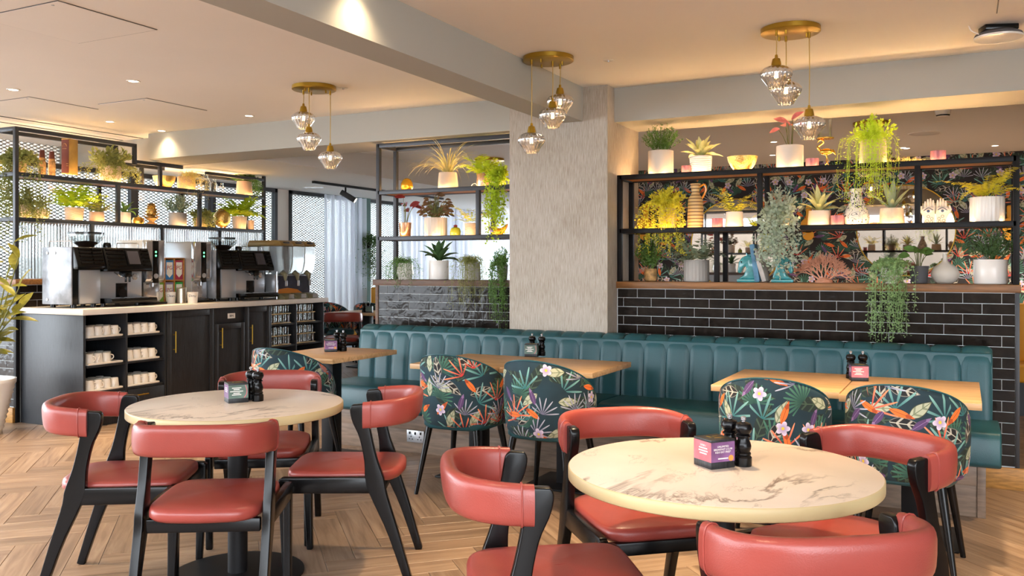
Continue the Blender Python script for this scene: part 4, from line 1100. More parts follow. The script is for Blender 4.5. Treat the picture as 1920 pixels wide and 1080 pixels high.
    for (y0, y1) in ((0.03, 0.035), (W - 0.06, W - 0.06)):
        MB().tube(smooth_path([(-D + 0.05, y0, H - 0.005), (-D + 0.055, y0, H + 0.045), (-D + 0.09, y0, H + 0.05), (-0.10, y1, H + 0.05), (-0.065, y1, H + 0.045), (-0.06, y1, H - 0.005)], 20), 0.005, 8).build('cup_rail', G['chrome'], t)
    MB().lathe([(0.035, H - 0.004), (0.038, H + 0.02), (0.028, H + 0.045), (0, H + 0.05)], 18, (-0.15, s1 + 0.16, 0)).build('tablet_cap', G['black_plastic'], t)
    return t
mat('touch_screen', srgb(70, 68, 74), 0.12); mat('dark_tint', srgb(60, 62, 62), 0.15, trans=0.4); mat('beans', srgb(52, 32, 20), 0.5, bump=0.8, bscale=150)
coffee_machine((-6.675, 4.925, ZT), 0.77, 'black and steel coffee machine at the near corner of the counter')
coffee_machine((-6.675, 6.535, ZT), 0.76, 'second coffee machine, between the far water boiler and the juice dispenser')
def boiler(loc, lab):
    t = thing('water_boiler', lab, 'water boiler', loc, group='steel water boilers on the counter')
    W, D, H = 0.205, 0.42, 0.60
    MB().span(-D, -0.06, 0, W, 0.02, H).build('body', G['steel'], t, bevel=0.008)
    fr = MB()
    pr = [(-0.06, H), (-0.005, H), (0.0, H - 0.02), (0.0, 0.27)]
    n = 8
    for k in range(n + 1): a = k / n; pr.append((0.0 - 0.01 * a * a - 0.03 * max(0, a - 0.6), 0.27 - 0.06 * a))
    pr += [(-0.06, 0.20)]
    fr.prism([(x, z) for x, z in pr], 'y', 0, W).build('head', G['chrome'], t, bevel=0.006)
    MB().span(-0.001, 0.004, W * 0.34, W * 0.66, 0.20, H - 0.008).build('display_strip', G['black_plastic'], t, bevel=0.001)
    for k, z in enumerate((0.49, 0.455)): MB().lathe([(0.009, 0), (0.009, 0.002), (0, 0.002)], 12).build('indicator_light', G['green_led'], t, loc=(0.004, W / 2, z), rot=(0, math.radians(90), 0))
    MB().lathe([(0.024, 0), (0.022, 0.008), (0, 0.010)], 20).build('dial', G['steel'], t, loc=(0.0035, W / 2, 0.265), rot=(0, math.radians(90), 0))
    MB().span(-0.085, -0.055, 0.012, W - 0.012, 0.02, 0.20).build('back_plate', G['chrome'], t, bevel=0.004)
    MB().tube([(-0.035, W / 2, 0.21), (-0.035, W / 2, 0.165)], 0.009, 10).build('spout', G['chrome'], t)
    MB().span(-0.09, 0.03, -0.01, W + 0.01, 0.0, 0.022).build('drip_tray', G['black_plastic'], t, bevel=0.004)
    return t
boiler((-6.72, 5.715, ZT), 'steel water boiler next to the near coffee machine')
boiler((-6.72, 6.30, ZT), 'steel water boiler next to the wooden tea stand')
# tea stand with boxes
ts = thing('tea_stand', 'wooden compartment stand filled with tea boxes between the water boilers', 'stand', (-6.86, 5.93, ZT))
tw, th = 0.36, 0.44
MB().span(-0.13, -0.12, 0, tw, 0, th).build('back_panel', G['shelf_wood'], ts)
for k in range(4): MB().span(-0.12, 0, k * (tw - 0.01) / 3, k * (tw - 0.01) / 3 + 0.01, 0, th).build('upright', G['shelf_wood'], ts, bevel=0.001)
for k in range(3): MB().span(-0.12, 0, 0.011, tw - 0.011, k * (th - 0.01) / 2, k * (th - 0.01) / 2 + 0.01).build('board', G['shelf_wood'], ts, bevel=0.001)
tcol = [('green', (60, 140, 70)), ('blue', (60, 130, 190)), ('crimson', (170, 50, 80)), ('green', (120, 160, 60)), ('lilac', (140, 130, 160)), ('emerald', (50, 160, 70))]
mat('tea_white', srgb(238, 234, 222), 0.6)
for k, (nm, c) in enumerate(tcol):
    i, j = k % 3, 1 - k // 3
    y = 0.012 + i * (tw - 0.01) / 3; z = 0.0102 + j * (th - 0.01) / 2
    bx = thing('tea_box', '%s and white tea box in the %s row of the wooden stand%s' % (nm, ('lower', 'upper')[j], (', nearest the camera' if i == 0 else '')), 'box', (-6.86, 5.93 + y + 0.005, ZT + z), group='tea boxes in the wooden stand')
    w = (tw - 0.01) / 3 - 0.022
    MB().span(-0.11, -0.008, 0, w, 0, 0.19).build('carton', mat('tea_' + nm + str(k), srgb(*c), 0.5), bx, bevel=0.001)
    MB().prism([(w * 0.12, 0.055), (w * 0.5, 0.02), (w * 0.88, 0.055), (w * 0.88, 0.17), (w * 0.12, 0.17)], 'x', -0.008, -0.0065).build('printed_panel', G['tea_white'], bx, smooth=False)
    text('lettering', 'PG', 0.055, G['gold_print'] if 'gold_print' in G else mat('gold_print', srgb(168, 60, 50), 0.5), bx, (-0.006, w / 2, 0.115), (math.radians(90), 0, math.radians(90)))
# cups and canister
mat('steel_can', srgb(200, 190, 170), 0.3, 0.9)
for px, wd, lab, word in ((320, 19, 'pale paper cup lettered Clean beside the steel canister', 'Clean'), (361, 20, 'pale paper cup lettered Dirty before the far water boiler', 'Dirty')):
    p = at_z(px, 568.5, ZT); s = mpp(p) * wd / 2
    t = thing('cutlery_cup', lab, 'cup', p); ax = math.atan2(-p.y, -p.x)
    MB().lathe([(s * 0.86, 0), (s, 0.108), (s * 0.93, 0.108), (s * 0.8, 0.004), (0, 0.004)], 24).build('cup', G['mug_ceramic'], t)
    text('lettering', word, 0.032, G['black_plastic'], t, (math.cos(ax) * s * 1.02, math.sin(ax) * s * 1.02, 0.072), (math.radians(90), 0, ax + math.radians(90)))
p = at_z(340, 568.0, ZT); s = mpp(p) * 9.5
t = thing('canister', 'brushed steel canister with slanted top between the two paper cups', 'canister', p)
MB().lathe([(s, 0), (s, 0.13), (s * 0.9, 0.13), (s * 0.9, 0.01), (0, 0.01)], 28).build('body', G['steel_can'], t)
v, f = [], []
for k in range(28):
    a = 2 * math.pi * k / 28; v += [(s * math.cos(a), s * math.sin(a), 0.131), (s * math.cos(a), s * math.sin(a), 0.137 + 0.018 * (1 + math.sin(a)) / 2)]
for k in range(28): f.append((2 * k, (2 * k + 2) % 56, (2 * k + 3) % 56, 2 * k + 1))
f.append(tuple(2 * k + 1 for k in range(28)))
MB().add(v, f).build('lid', G['steel_can'], t)
# juice dispenser
jd = thing('juice_dispenser', 'three tank juice dispenser with bronze lid at the far end of the counter', 'juice dispenser', (-6.62, 7.335, ZT))
JW = 0.60
MB().span(-0.46, -0.03, 0.01, JW - 0.01, 0.02, 0.27).build('body', G['steel'], jd, bevel=0.006)
MB().span(-0.031, -0.024, 0.03, JW - 0.03, 0.06, 0.25).build('front_panel', G['dark_photo'] if 'dark_photo' in G else mat('dark_photo', srgb(48, 48, 62), 0.3, vary=0.5, vscale=9), jd, smooth=False)
MB().prism([(0.03, 0.06), (0.06, 0.105), (0.2, 0.12), (0.36, 0.10), (0.44, 0.06)], 'x', -0.0242, -0.022).build('printed_fruit', G['juice'], jd, smooth=False)
for k in range(3):
    y0 = 0.012 + k * 0.195
    tk = MB().prism([(-0.40, 0.30), (-0.02, 0.275), (0.02, 0.30), (0.045, 0.40), (0.05, 0.575), (-0.42, 0.575), (-0.42, 0.33)], 'y', y0, y0 + 0.186).build('tank', G['tank_plastic'] if 'tank_plastic' in G else mat('tank_plastic', (0.93, 0.94, 0.93), 0.12, trans=0.85, ior=1.12), jd, bevel=0.012, seg=3)
    MB().prism([(-0.43, 0.578), (0.055, 0.578), (0.06, 0.595), (0.03, 0.625), (-0.02, 0.64), (-0.40, 0.64), (-0.43, 0.61)], 'y', y0 - 0.003, y0 + 0.189).build('lid', G['lid_bronze'], jd, bevel=0.008)
    MB().span(-0.008, 0.05, y0 + 0.045, y0 + 0.14, 0.60, 0.622).build('lid_latch', G['grey_steel'], jd, bevel=0.004)
    MB().tube([(-0.02, y0 + 0.093, 0.29), (0.03, y0 + 0.093, 0.262), (0.032, y0 + 0.093, 0.20)], [0.03, 0.028, 0.012], 12).build('tap', G['olive_plastic'] if 'olive_plastic' in G else mat('olive_plastic', srgb(122, 116, 86), 0.35), jd)
    MB().box((0.045, y0 + 0.093, 0.17), (0.012, 0.03, 0.06)).build('tap_lever', G['steel'], jd, bevel=0.002)
    MB().prism([(-0.02, 0.0), (0.10, 0.0), (0.10, 0.02), (0.03, 0.06), (-0.02, 0.06)], 'y', y0 + 0.01, y0 + 0.18).build('drip_tray', G['olive_plastic'], jd, bevel=0.003)
    MB().box((0.112, y0 + 0.10, 0.03), (0.004, 0.075, 0.045), 0).build('name_card', G['steel'], jd)
MB().tube([(0.015, -0.012, 0.0), (0.015, -0.012, 0.30)], 0.012, 12).build('support_post', G['chrome'], jd)
# ------------------------------------------------------------------ open shelving frames
BT = 0.034
def frame_posts(t, posts, m, s=BT):
    for (x, y, z0, z1) in posts: rel(MB().span(x - s / 2, x + s / 2, y - s / 2, y + s / 2, z0, z1), t).build('post', m, t, bevel=0.002)
def rail(t, a, b, m, s=BT, name='rail'):
    (x0, y0, z0), (x1, y1, z1) = a, b
    rel(MB().span(min(x0, x1) - s / 2, max(x0, x1) + s / 2, min(y0, y1) - s / 2, max(y0, y1) + s / 2, min(z0, z1) - s / 2, max(z0, z1) + s / 2), t).build(name, m, t, bevel=0.002)
def strip(t, a, b, w=0.012, name='led_strip', m='led_warm'):
    (x0, y0, z0), (x1, y1, z1) = a, b
    rel(MB().span(min(x0, x1) - w / 2, max(x0, x1) + w / 2, min(y0, y1) - w / 2, max(y0, y1) + w / 2, z0 - 0.003, z0 + 0.003), t).build(name, G[m], t, smooth=False)
SD = 0.27                                            # depth of the frames
def frame_wall(name, lab, x0, x1, levels, ztop, m, posts_mid, top_closed=True):
    t = thing(name, lab, 'shelving', ((x0 + x1) / 2, YW + SD / 2, 1.239))
    yf, yb = YW + 0.017, YW + SD
    for x in (x0 + BT / 2, x1 - BT / 2):
        frame_posts(t, [(x, yf, 1.24, ztop), (x, yb, 1.24, ztop)], m)
    for z in levels + ([ztop] if ztop not in levels else []):
        rail(t, (x0 + BT, yf, z - BT / 2), (x1 - BT, yf, z - BT / 2), m)
        rail(t, (x0 + BT, yb, z - BT / 2), (x1 - BT, yb, z - BT / 2), m)
        for x in (x0 + BT / 2, x1 - BT / 2): rail(t, (x, yf + BT, z - BT / 2), (x, yb - BT, z - BT / 2), m)
        if z in levels:
            rel(MB().span(x0 + BT, x1 - BT, yf + BT / 2 + 0.001, yb - BT / 2 - 0.001, z - 0.028, z - 0.012), t).build('shelf_board', G['shelf_wood'], t)
            strip(t, (x0 + 0.06, yf + BT / 2 + 0.012, z - 0.008), (x1 - 0.06, yf + BT / 2 + 0.012, z - 0.008))
    strip(t, (x0 + 0.06, yb - BT / 2 - 0.012, levels[-1] - 0.008), (x1 - 0.06, yb - BT / 2 - 0.012, levels[-1] - 0.008), m='added_led_up')  # added rear strip, brightens the beam soffit and foliage from behind
    frame_posts(t, [(x, y, z0, z1) for (x, z0, z1) in posts_mid for y in (yf, yb)], m)
    return t
PX = lambda px: at_y(px, 400, YW).x
fr = frame_wall('shelving_frame', 'black metal shelving frame on the right tiled half wall', -2.279, 0.298, [1.627, 2.022], 2.022, G['black_metal'],
                [(PX(1424), 1.627, 1.99), (PX(1720), 1.627, 1.99), (PX(1343), 1.24, 1.593), (PX(1610) + 9, 0, 0)][:3])
fm = frame_wall('shelving_frame', 'steel shelving frame on the half wall left of the column', -4.448, -3.075, [1.603, 1.993], 2.39, G['grey_steel'],
                [(PX(895), 1.603, 1.959)])
# left frame along the counter: steps down under the beam
fl = thing('shelving_frame', 'long steel shelving frame above the coffee counter, stepping down under the beam', 'shelving', (-7.42, 6.4, 1.239))
xf, xb = -7.297, -7.297 - 0.27
m = G['grey_steel']; yA, yS, yE = 4.835, 6.06, 7.87; ZS1, ZS2 = 1.777, 2.168
for x in (xf, xb):
    frame_posts(fl, [(x, yA, 1.24, 2.56), (x, yE, 1.24, 2.51)], m)
    rail(fl, (x, yA + BT, 2.543), (x, yS, 2.543), m)
    rail(fl, (x, yS, 2.37), (x, yS, 2.525), m, name='post')
    rail(fl, (x, yS + BT, 2.385), (x, 6.64, 2.385), m)
    rail(fl, (x, 6.70, 2.385), (x, yE - BT, 2.385), m) if False else None
    rail(fl, (x, 7.0, 2.36), (x, yE - BT, 2.36), m)
    for z in (ZS1, ZS2): rail(fl, (x, yA + BT, z - BT / 2), (x, yE - BT, z - BT / 2), m)
    for px in (221, 374): frame_posts(fl, [(x, at_x(px, 380, xf).y, ZS1, ZS2 - BT)], m)
    frame_posts(fl, [(x, at_x(300, 320, xf).y, ZS2, 2.368)], m)
    for px in (171, 303, 411): frame_posts(fl, [(x, at_x(px, 420, xf).y, 1.24, ZS1 - BT)], m, 0.03)
for y in (yA, yE):
    for z in (ZS1, ZS2): rail(fl, (xf - BT, y, z - BT / 2), (xb + BT, y, z - BT / 2), m)
rail(fl, (xf - BT, yA, 2.543), (xb + BT, yA, 2.543), m)
for z in (ZS1, ZS2):
    rel(MB().span(xb + BT / 2 + .001, xf - BT / 2 - .001, yA + BT, yE - BT, z - 0.028, z - 0.012), fl).build('shelf_board', G['shelf_wood'], fl)
    strip(fl, (xf - BT / 2 - 0.012, yA + 0.06, z - 0.008), (xf - BT / 2 - 0.012, yE - 0.06, z - 0.008))
strip(fl, (xb + BT / 2 + 0.012, yA + 0.06, ZS2 - 0.008), (xb + BT / 2 + 0.012, yE - 0.06, ZS2 - 0.008), m='added_led_up')  # added rear strip, brightens the soffit over the counter shelving
# reeded glass between ledge and lower shelf
ys = [yA] + [at_x(px, 420, xf).y for px in (171, 303, 411)] + [yE]
for k in range(4):
    a, b = ys[k] + 0.02, ys[k + 1] - 0.02; v, f = [], []; n = int((b - a) / 0.0075)
    for i in range(n + 1):
        y = a + (b - a) * i / n; dx = 0.010 * abs(math.sin(math.pi * i / 4))
        v += [(xf - 0.004 + dx, y, 1.242), (xf - 0.004 + dx, y, ZS1 - BT - 0.002), (xf - 0.008, y, ZS1 - BT - 0.002), (xf - 0.008, y, 1.242)]
    for i in range(n):
        o = 4 * i
        for c in range(4): f.append((o + c, o + 4 + c, o + 4 + (c + 1) % 4, o + (c + 1) % 4))
    f += [(3, 2, 1, 0), (4 * n, 4 * n + 1, 4 * n + 2, 4 * n + 3)]
    rel(MB().add(v, f), fl).build('pane', G['frosted'], fl, smooth=False)
# ------------------------------------------------------------------ plants and ornaments
def unit(az, el): return Vector((math.cos(el) * math.cos(az), math.cos(el) * math.sin(az), math.sin(el)))
def f_fern(t, z0, rim, H, HW, m, front, n=16, leaflet=0.20, fine=0.34, e0=(0.55, 1.4), steps=15, ahead=0.0):
    b = MB(); Lm = math.hypot(H, HW) * 1.05; n = int(n * 1.4)
    for i in range(n):
        az = 2 * math.pi * i / n + U(-0.3, 0.3)
        if ahead and RND.random() < ahead: az = front + U(-1.1, 1.1)
        e = U(*e0); L = Lm * U(0.75, 1.1); bend = U(0.9, 1.8)
        p = Vector((0, 0, z0 - 0.01)) + Vector((math.cos(az), math.sin(az), 0)) * rim * 0.3; st = L / steps
        for k in range(steps):
            tt = k / steps; d = unit(az, e - bend * tt ** 1.3); side = Vector((-math.sin(az), math.cos(az), 0))
            b.add([p - side * 0.001, p + side * 0.001, p + d * st + side * 0.0008, p + d * st - side * 0.0008], [(0, 1, 2, 3)])
            if tt > 0.12:
                ll = leaflet * L * math.sin(math.pi * min(1, 0.15 + 0.85 * tt)) ** 0.7 + 0.004
                for sg in (-1, 1):
                    dd = (side * sg * 0.9 + d * 0.45 + Vector((0, 0, U(-0.5, 0.15)))).normalized()
                    b.diamond(p, dd, d, ll, ll * fine)
            p = p + d * st
    b.build('foliage', m, t, smooth=False)
def f_bush(t, z0, rim, H, HW, m, front, n=70, leaf=0.11, lw=0.5):
    b = MB()
    for i in range(n):
        az = U(0, 2 * math.pi); q = math.sqrt(U(0, 1)); tip = Vector((math.cos(az) * HW * q, math.sin(az) * HW * q * 0.8, z0 + H * (1 - 0.55 * q * q) * U(0.75, 1.02)))
        s = Vector((math.cos(az) * rim * 0.4 * q, math.sin(az) * rim * 0.4 * q, z0 - 0.01)); d = tip - s; side = d.cross(Vector((0.3, 0.2, 1))).normalized()
        b.add([s - side * 0.001, s + side * 0.001, tip + side * 0.0006, tip - side * 0.0006], [(0, 1, 2, 3)])
        for k in range(14):
            f = 0.25 + 0.75 * k / 13; p = s + d * f
            dd = (d.normalized() * 0.5 + Vector((U(-1, 1), U(-1, 1), U(-0.4, 0.9)))).normalized()
            sd = dd.cross(Vector((U(-1, 1), U(-1, 1), U(-1, 1)))).normalized()
            l = leaf * HW * U(1.2, 2.2); b.diamond(p, dd, sd, l, l * lw)
    b.build('foliage', m, t, smooth=False)
def f_trail(t, z0, rim, H, HW, m, front, n=26, drop=0.3, out=0.06, leaf=0.016, lw=0.8, spread=1.2, crown=True, shrink=1.0):
    b = MB()
    for i in range(n):
        az = front + U(-spread, spread); L = drop * U(0.45, 1.0); o = rim + out * U(0.4, 1.3)
        c, s = math.cos(az), math.sin(az); lat = U(-1, 1) * HW * 0.75
        lx, ly = -math.sin(front) * lat, math.cos(front) * lat
        pts = smooth_path([(c * rim * 0.3, s * rim * 0.3, z0 - 0.01), (c * rim * 0.8 + lx * 0.5, s * rim * 0.8 + ly * 0.5, z0 + 0.03 * U(0.5, 1.6)), (c * o + lx, s * o + ly, z0 - 0.01), (c * (o + 0.015) + lx * 1.1, s * (o + 0.015) + ly * 1.1, z0 - L * 0.55), (c * (o + 0.01) + lx * 1.15 + U(-.02, .02), s * (o + 0.01) + ly * 1.15, z0 - L)], 22)
        b.tube(pts, 0.0011, 3, cap=False)
        for k, p in enumerate(pts):
            for q in range(3):
                dd = Vector((U(-1, 1), U(-1, 1), U(-0.9, 0.5))).normalized(); sd = dd.cross(Vector((U(-1, 1), U(-1, 1), U(-1, 1)))).normalized()
                l = leaf * U(0.7, 1.3) * (1 - 0.35 * k / 22 * shrink); b.diamond(Vector(p) + dd * leaf * U(0.0, 0.9), dd, sd, l, l * lw)
    b.build('foliage', m, t, smooth=False)
    if crown: f_bush(t, z0, rim, max(H, 0.03), HW, m, front, n=36, leaf=0.13)
def f_strand(t, z0, rim, H, HW, m, front, drop=0.3, n=40):
    f_trail(t, z0, rim, H, HW, m, front, n=n, drop=drop, out=0.05, leaf=0.028, lw=0.16, spread=1.3, crown=False)
    f_grass(t, z0, rim, H, HW * 0.9, m, front, n=26, w=0.004)
def f_grass(t, z0, rim, H, HW, m, front, n=60, w=0.006):
    b = MB()
    for i in range(n):
        az = U(0, 2 * math.pi); L = math.hypot(H, HW) * U(0.85, 1.35); e = U(0.6, 1.45)
        b.leaf((math.cos(az) * rim * 0.25, math.sin(az) * rim * 0.25, z0 - 0.01), unit(az, e), (0, 0, 1) if e < 1.4 else unit(az, 0) * -1, L, w * U(0.8, 1.3), curl=U(1.2, 2.4), seg=7, fold=0.1, tip=0.8, base=0.4)
    b.build('foliage', m, t, angle=80)
def f_rosette(t, z0, rim, H, HW, m, front, n=15, w=0.24, curl=0.7, tiers=3):
    for i in range(n):
        q = i / (n - 1); az = i * 2.4 + U(-0.15, 0.15); e = 0.35 + 1.05 * q + U(-0.08, 0.08)
        L = (HW * (1 - q) + H * q) * U(0.9, 1.08)
        b = MB().leaf((math.cos(az) * rim * 0.15, math.sin(az) * rim * 0.15, z0 - 0.005), unit(az, e), unit(az, e + 1.57), L, L * w, curl=curl * (1 - 0.6 * q), seg=5, fold=0.28, tip=1.35, base=0.22)
        b.build('leaf', m, t, angle=80)
def f_broad(t, z0, rim, H, HW, m, front, n=9, leaf=0.6, w=0.55, stem='stem_green', curl=0.6, up=0.6, seed=None):
    b = MB(); rr = random.Random(seed if seed is not None else RND.random())
    for i in range(n):
        az = i * 2.4 + rr.uniform(-0.4, 0.4); q = rr.uniform(0.15, 1.0)
        tip = Vector((math.cos(az) * HW * 0.65 * q, math.sin(az) * HW * 0.5 * q, z0 + H * (1.0 - 0.45 * q) * (rr.uniform(0.7, 1) if n < 20 else rr.uniform(0.1, 1))))
        s = Vector((math.cos(az) * rim * 0.2, math.sin(az) * rim * 0.2, z0 - 0.01)); mid = (s + tip) / 2 + Vector((0, 0, H * 0.08))
        b.tube(smooth_path([tuple(s), tuple(mid), tuple(tip)], 6), 0.0022, 5)
        e = rr.uniform(-0.2, up); L = leaf * HW * rr.uniform(0.8, 1.15)
        d = unit(az, e)
        MB().leaf(tip - d * L * 0.12, d, Vector((math.cos(front) * 0.9, math.sin(front) * 0.9, rr.uniform(0.3, 0.9))), L, L * w, curl=curl, seg=5, fold=0.12, tip=0.95, base=0.06).build('leaf', m, t, angle=80)
    b.build('stem', G[stem], t)
POTS = {
    'cyl': [(0.90, 0.0), (0.97, 0.02), (1.0, 0.06), (1.0, 0.985), (0.985, 1.0), (0.92, 1.0), (0.91, 0.9)],
    'taper': [(0.74, 0.0), (0.80, 0.03), (0.97, 0.92), (1.0, 1.0), (0.92, 1.0), (0.90, 0.88)],
    'taperin': [(0.94, 0.0), (1.0, 0.05), (0.98, 0.4), (0.90, 1.0), (0.82, 1.0), (0.80, 0.88)],
    'round': [(0.70, 0.0), (0.86, 0.05), (0.98, 0.3), (1.0, 0.5), (0.97, 0.8), (0.90, 1.0), (0.82, 1.0), (0.80, 0.88)],
    'facet': [(0.72, 0.0), (1.0, 0.36), (0.84, 1.0), (0.77, 1.0), (0.75, 0.86)],
    'foot': [(0.55, 0.0), (0.58, 0.12), (0.5, 0.2), (0.9, 0.35), (1.0, 0.6), (1.0, 1.0), (0.92, 1.0), (0.9, 0.88)],
}
def make_pot(t, style, W, H, m):
    fl = None; seg = 32; st = style
    if style.startswith('fluted'): fl = (22, 0.022, 1, 3); seg = 88; st = 'cyl' if style == 'fluted' else 'taper'
    prof = [(r * W / 2, z * H) for r, z in POTS['cyl' if st == 'ribbed' else st]]
    if st == 'ribbed':
        prof = [(W * 0.42, 0)]
        for k in range(9):
            z = 0.04 + 0.92 * k / 9
            r = 0.43 + 0.07 * z; prof += [(W * (r - 0.008), z * H), (W * (r + 0.010), (z + 0.03) * H), (W * (r + 0.010), (z + 0.075) * H), (W * (r - 0.008), (z + 0.1) * H)]
        prof += [(W * 0.5, H), (W * 0.46, H), (W * 0.45, H * 0.88)]
    MB().lathe(prof, seg if style != 'facet' else 8, flute=fl, cap1=False).build('pot', m, t, angle=40 if style != 'facet' else 15)
    r = prof[-1][0]
    MB().lathe([(r, 0), (r * 0.5, H * 0.03), (0, H * 0.04)], 16, (0, 0, H * 0.885)).build('soil', G['soil'], t)
    return r
FOL = dict(fern=f_fern, bush=f_bush, trail=f_trail, strand=f_strand, grass=f_grass, rosette=f_rosette, broad=f_broad)
def potted(name, lab, p, front, W, H, style, pm, fol, fH, fW, lm, group, **kw):
    """W,H,fH,fW in frame pixels, turned to metres at the plant's own distance"""
    s = mpp(p); t = thing(name, lab, 'plant', p, 0, group)
    if group == gL: fH *= 1.15; fW *= 1.2
    r = make_pot(t, style, W * s, H * s, G[pm])
    for k in ('drop', 'out'):
        if k in kw: kw[k] *= s
    FOL[fol](t, H * s, r, fH * s, fW * s, G[lm], front, **kw)
    return t
gR, gM, gL = 'plants on the right shelving', 'plants on the middle shelving', 'plants on the shelving above the counter'
FR, FLF = math.radians(-90), 0.0
Z1, Z2, ZL = 2.022 - 0.0119, 1.627 - 0.0119, 1.2392
def R(px, z, dy=0.135): p = at_y(px, 400, YW + dy); return Vector((p.x, p.y, z))
M1, M2 = 1.993 - 0.0119, 1.603 - 0.0119
Lz1, Lz2 = ZS2 - 0.0119, ZS1 - 0.0119
def Lp(px, z, dx=0.135): p = at_x(px, 400, xf - dx); return Vector((p.x, p.y, z))
gR, gM, gL = 'plants on the right shelving', 'plants on the middle shelving', 'plants on the shelving above the counter'
# --- right shelving, top
potted('potted_shrub', 'airy green shrub in tall cream pot at the column end of the top shelf', R(1239, Z1), FR, 47, 48, 'cyl', 'matte_white', 'bush', 52, 42, 'leaf_green', gR, n=90, leaf=0.06)
potted('potted_succulent', 'pale succulent in ribbed white pot beside the gold bowl', R(1314, Z1), FR, 42, 34, 'ribbed', 'white_ceramic', 'rosette', 44, 40, 'leaf_agave', gR, n=17, w=0.3)
potted('potted_foliage_plant', 'pink leaved plant in cream pot on the top shelf behind the hanging bulb', R(1481, Z1), FR, 49, 46, 'cyl', 'matte_white', 'broad', 58, 46, 'leaf_pink', gR, n=7, leaf=0.62, w=0.42, seed=4)
potted('hanging_fern', 'lime feathery fern spilling over the top shelf from a glowing pot', R(1637, Z1, 0.10), FR, 50, 48, 'taperin', 'concrete_pot', 'trail', 45, 40, 'leaf_lime', gR, drop=128, out=20, n=46, leaf=0.022, lw=0.3, spread=0.9)
# --- right shelving, middle
potted('maidenhair_fern', 'yellow green fern cascading from a grey pot at the column end of the middle shelf', R(1252, Z2), FR, 32, 47, 'taperin', 'beige_pot', 'trail', 36, 34, 'leaf_yellow', gR, drop=95, out=16, n=46, leaf=0.02, spread=1.1)
potted('potted_fern', 'yellow green fern in small white pot beside the striped jug', R(1377, Z2), FR, 34, 32, 'taperin', 'matte_white', 'fern', 40, 52, 'leaf_yellow', gR, n=11, leaflet=0.14)
potted('dusty_miller', 'silver leaved plant trailing from the middle shelf over the books', R(1462, Z2, 0.09), FR, 40, 26, 'taper', 'grey_pot', 'trail', 55, 30, 'leaf_silver', gR, drop=118, out=16, n=30, leaf=0.042, lw=0.62, spread=0.8)
potted('potted_agave', 'pointed agave in round cream pot on the middle shelf above the coral', R(1536, Z2), FR, 42, 31, 'taperin', 'matte_white', 'rosette', 52, 40, 'leaf_agave', gR, n=18, w=0.2)
potted('potted_aloe', 'upright aloe in rough concrete pot beside the patterned vase', R(1672, Z2), FR, 45, 33, 'taperin', 'concrete_pot', 'rosette', 62, 34, 'leaf_sage', gR, n=11, w=0.22, curl=0.15)
potted('potted_fern', 'large yellow fern arching from a fluted white pot at the end of the shelf', R(1851, Z2, 0.11), FR, 58, 50, 'fluted', 'white_ceramic', 'fern', 50, 74, 'leaf_yellow', gR, n=11, leaflet=0.13, e0=(0.5, 1.3), steps=30, fine=0.28, ahead=0.5)
# --- right ledge
potted('potted_vine', 'green maidenhair tangle in small round speckled pot at the column foot', R(1220, ZL), FR, 24, 24, 'round', 'bark', 'bush', 66, 30, 'leaf_green', gR, n=80, leaf=0.10)
potted('potted_fern', 'silvery fern in grey fluted pot on the wooden ledge', R(1306, ZL), FR, 46, 41, 'fluted', 'grey_pot', 'fern', 40, 50, 'leaf_grey', gR, n=18, leaflet=0.22, e0=(0.4, 1.2), steps=13)
potted('hanging_vine', 'mint green vine hanging over the ledge from a small footed pot', R(1672, ZL, 0.03), FR, 38, 32, 'foot', 'white_ceramic', 'trail', 14, 36, 'leaf_mint', gR, drop=140, out=14, n=40, leaf=0.02, spread=0.6)
potted('potted_foliage_plant', 'glossy green plant in dark grey pot beside the white bottle vase', R(1723, ZL), FR, 35, 33, 'taper', 'dark_pot', 'broad', 40, 34, 'leaf_green', gR, n=10, leaf=0.75, w=0.55, seed=9)
potted('potted_shrub', 'bushy dark green shrub in big glossy white pot at the ledge end', R(1857, ZL), FR, 57, 46, 'cyl', 'white_ceramic', 'bush', 66, 62, 'leaf_dark', gR, n=150, leaf=0.055, lw=0.28)
# --- middle shelving
potted('spider_plant', 'straw coloured spider plant in beige pot on the top shelf left of the column', R(840, M1), FR, 38, 33, 'taperin', 'beige_pot', 'grass', 62, 60, 'leaf_straw', gM, n=80, w=0.007)
potted('potted_fern', 'bright yellow green fern in rose metal pot on the top shelf near the column', R(907, M1), FR, 27, 28, 'cyl', 'rose_metal', 'fern', 42, 30, 'leaf_bright', gM, n=16, leaflet=0.26)
potted('hanging_ivy', 'yellow green ivy hanging down against the column from the top shelf', R(938, M1, 0.08), FR, 20, 22, 'taper', 'pink_beige_pot', 'trail', 26, 16, 'leaf_bright', gM, drop=125, out=10, n=36, leaf=0.03, spread=0.7)
potted('potted_foliage_plant', 'red leaved plant in rose metal pot at the open end of the middle shelving', R(760, M2), FR, 25, 29, 'taper', 'rose_metal', 'broad', 54, 36, 'leaf_red', gM, n=7, leaf=0.7, w=0.42, seed=3, curl=0.3)
potted('potted_foliage_plant', 'bronze and red trailing plant in glowing fluted pot', R(817, M2), FR, 42, 37, 'fluted', 'matte_white', 'broad', 52, 46, 'leaf_bronze', gM, n=90, leaf=0.27, w=0.6, up=0.2, seed=5)
potted('potted_fern', 'sparse yellow fern in banded pot beside the olive apple', R(884, M2), FR, 26, 26, 'ribbed', 'beige_pot', 'fern', 36, 40, 'leaf_yellow', gM, n=8, leaflet=0.12)
potted('potted_rosemary', 'thin trailing rosemary in white faceted pot on the dark ledge', R(760, ZL, 0.07), FR, 33, 31, 'facet', 'white_ceramic', 'strand', 18, 24, 'leaf_green', gM, drop=46, n=26)
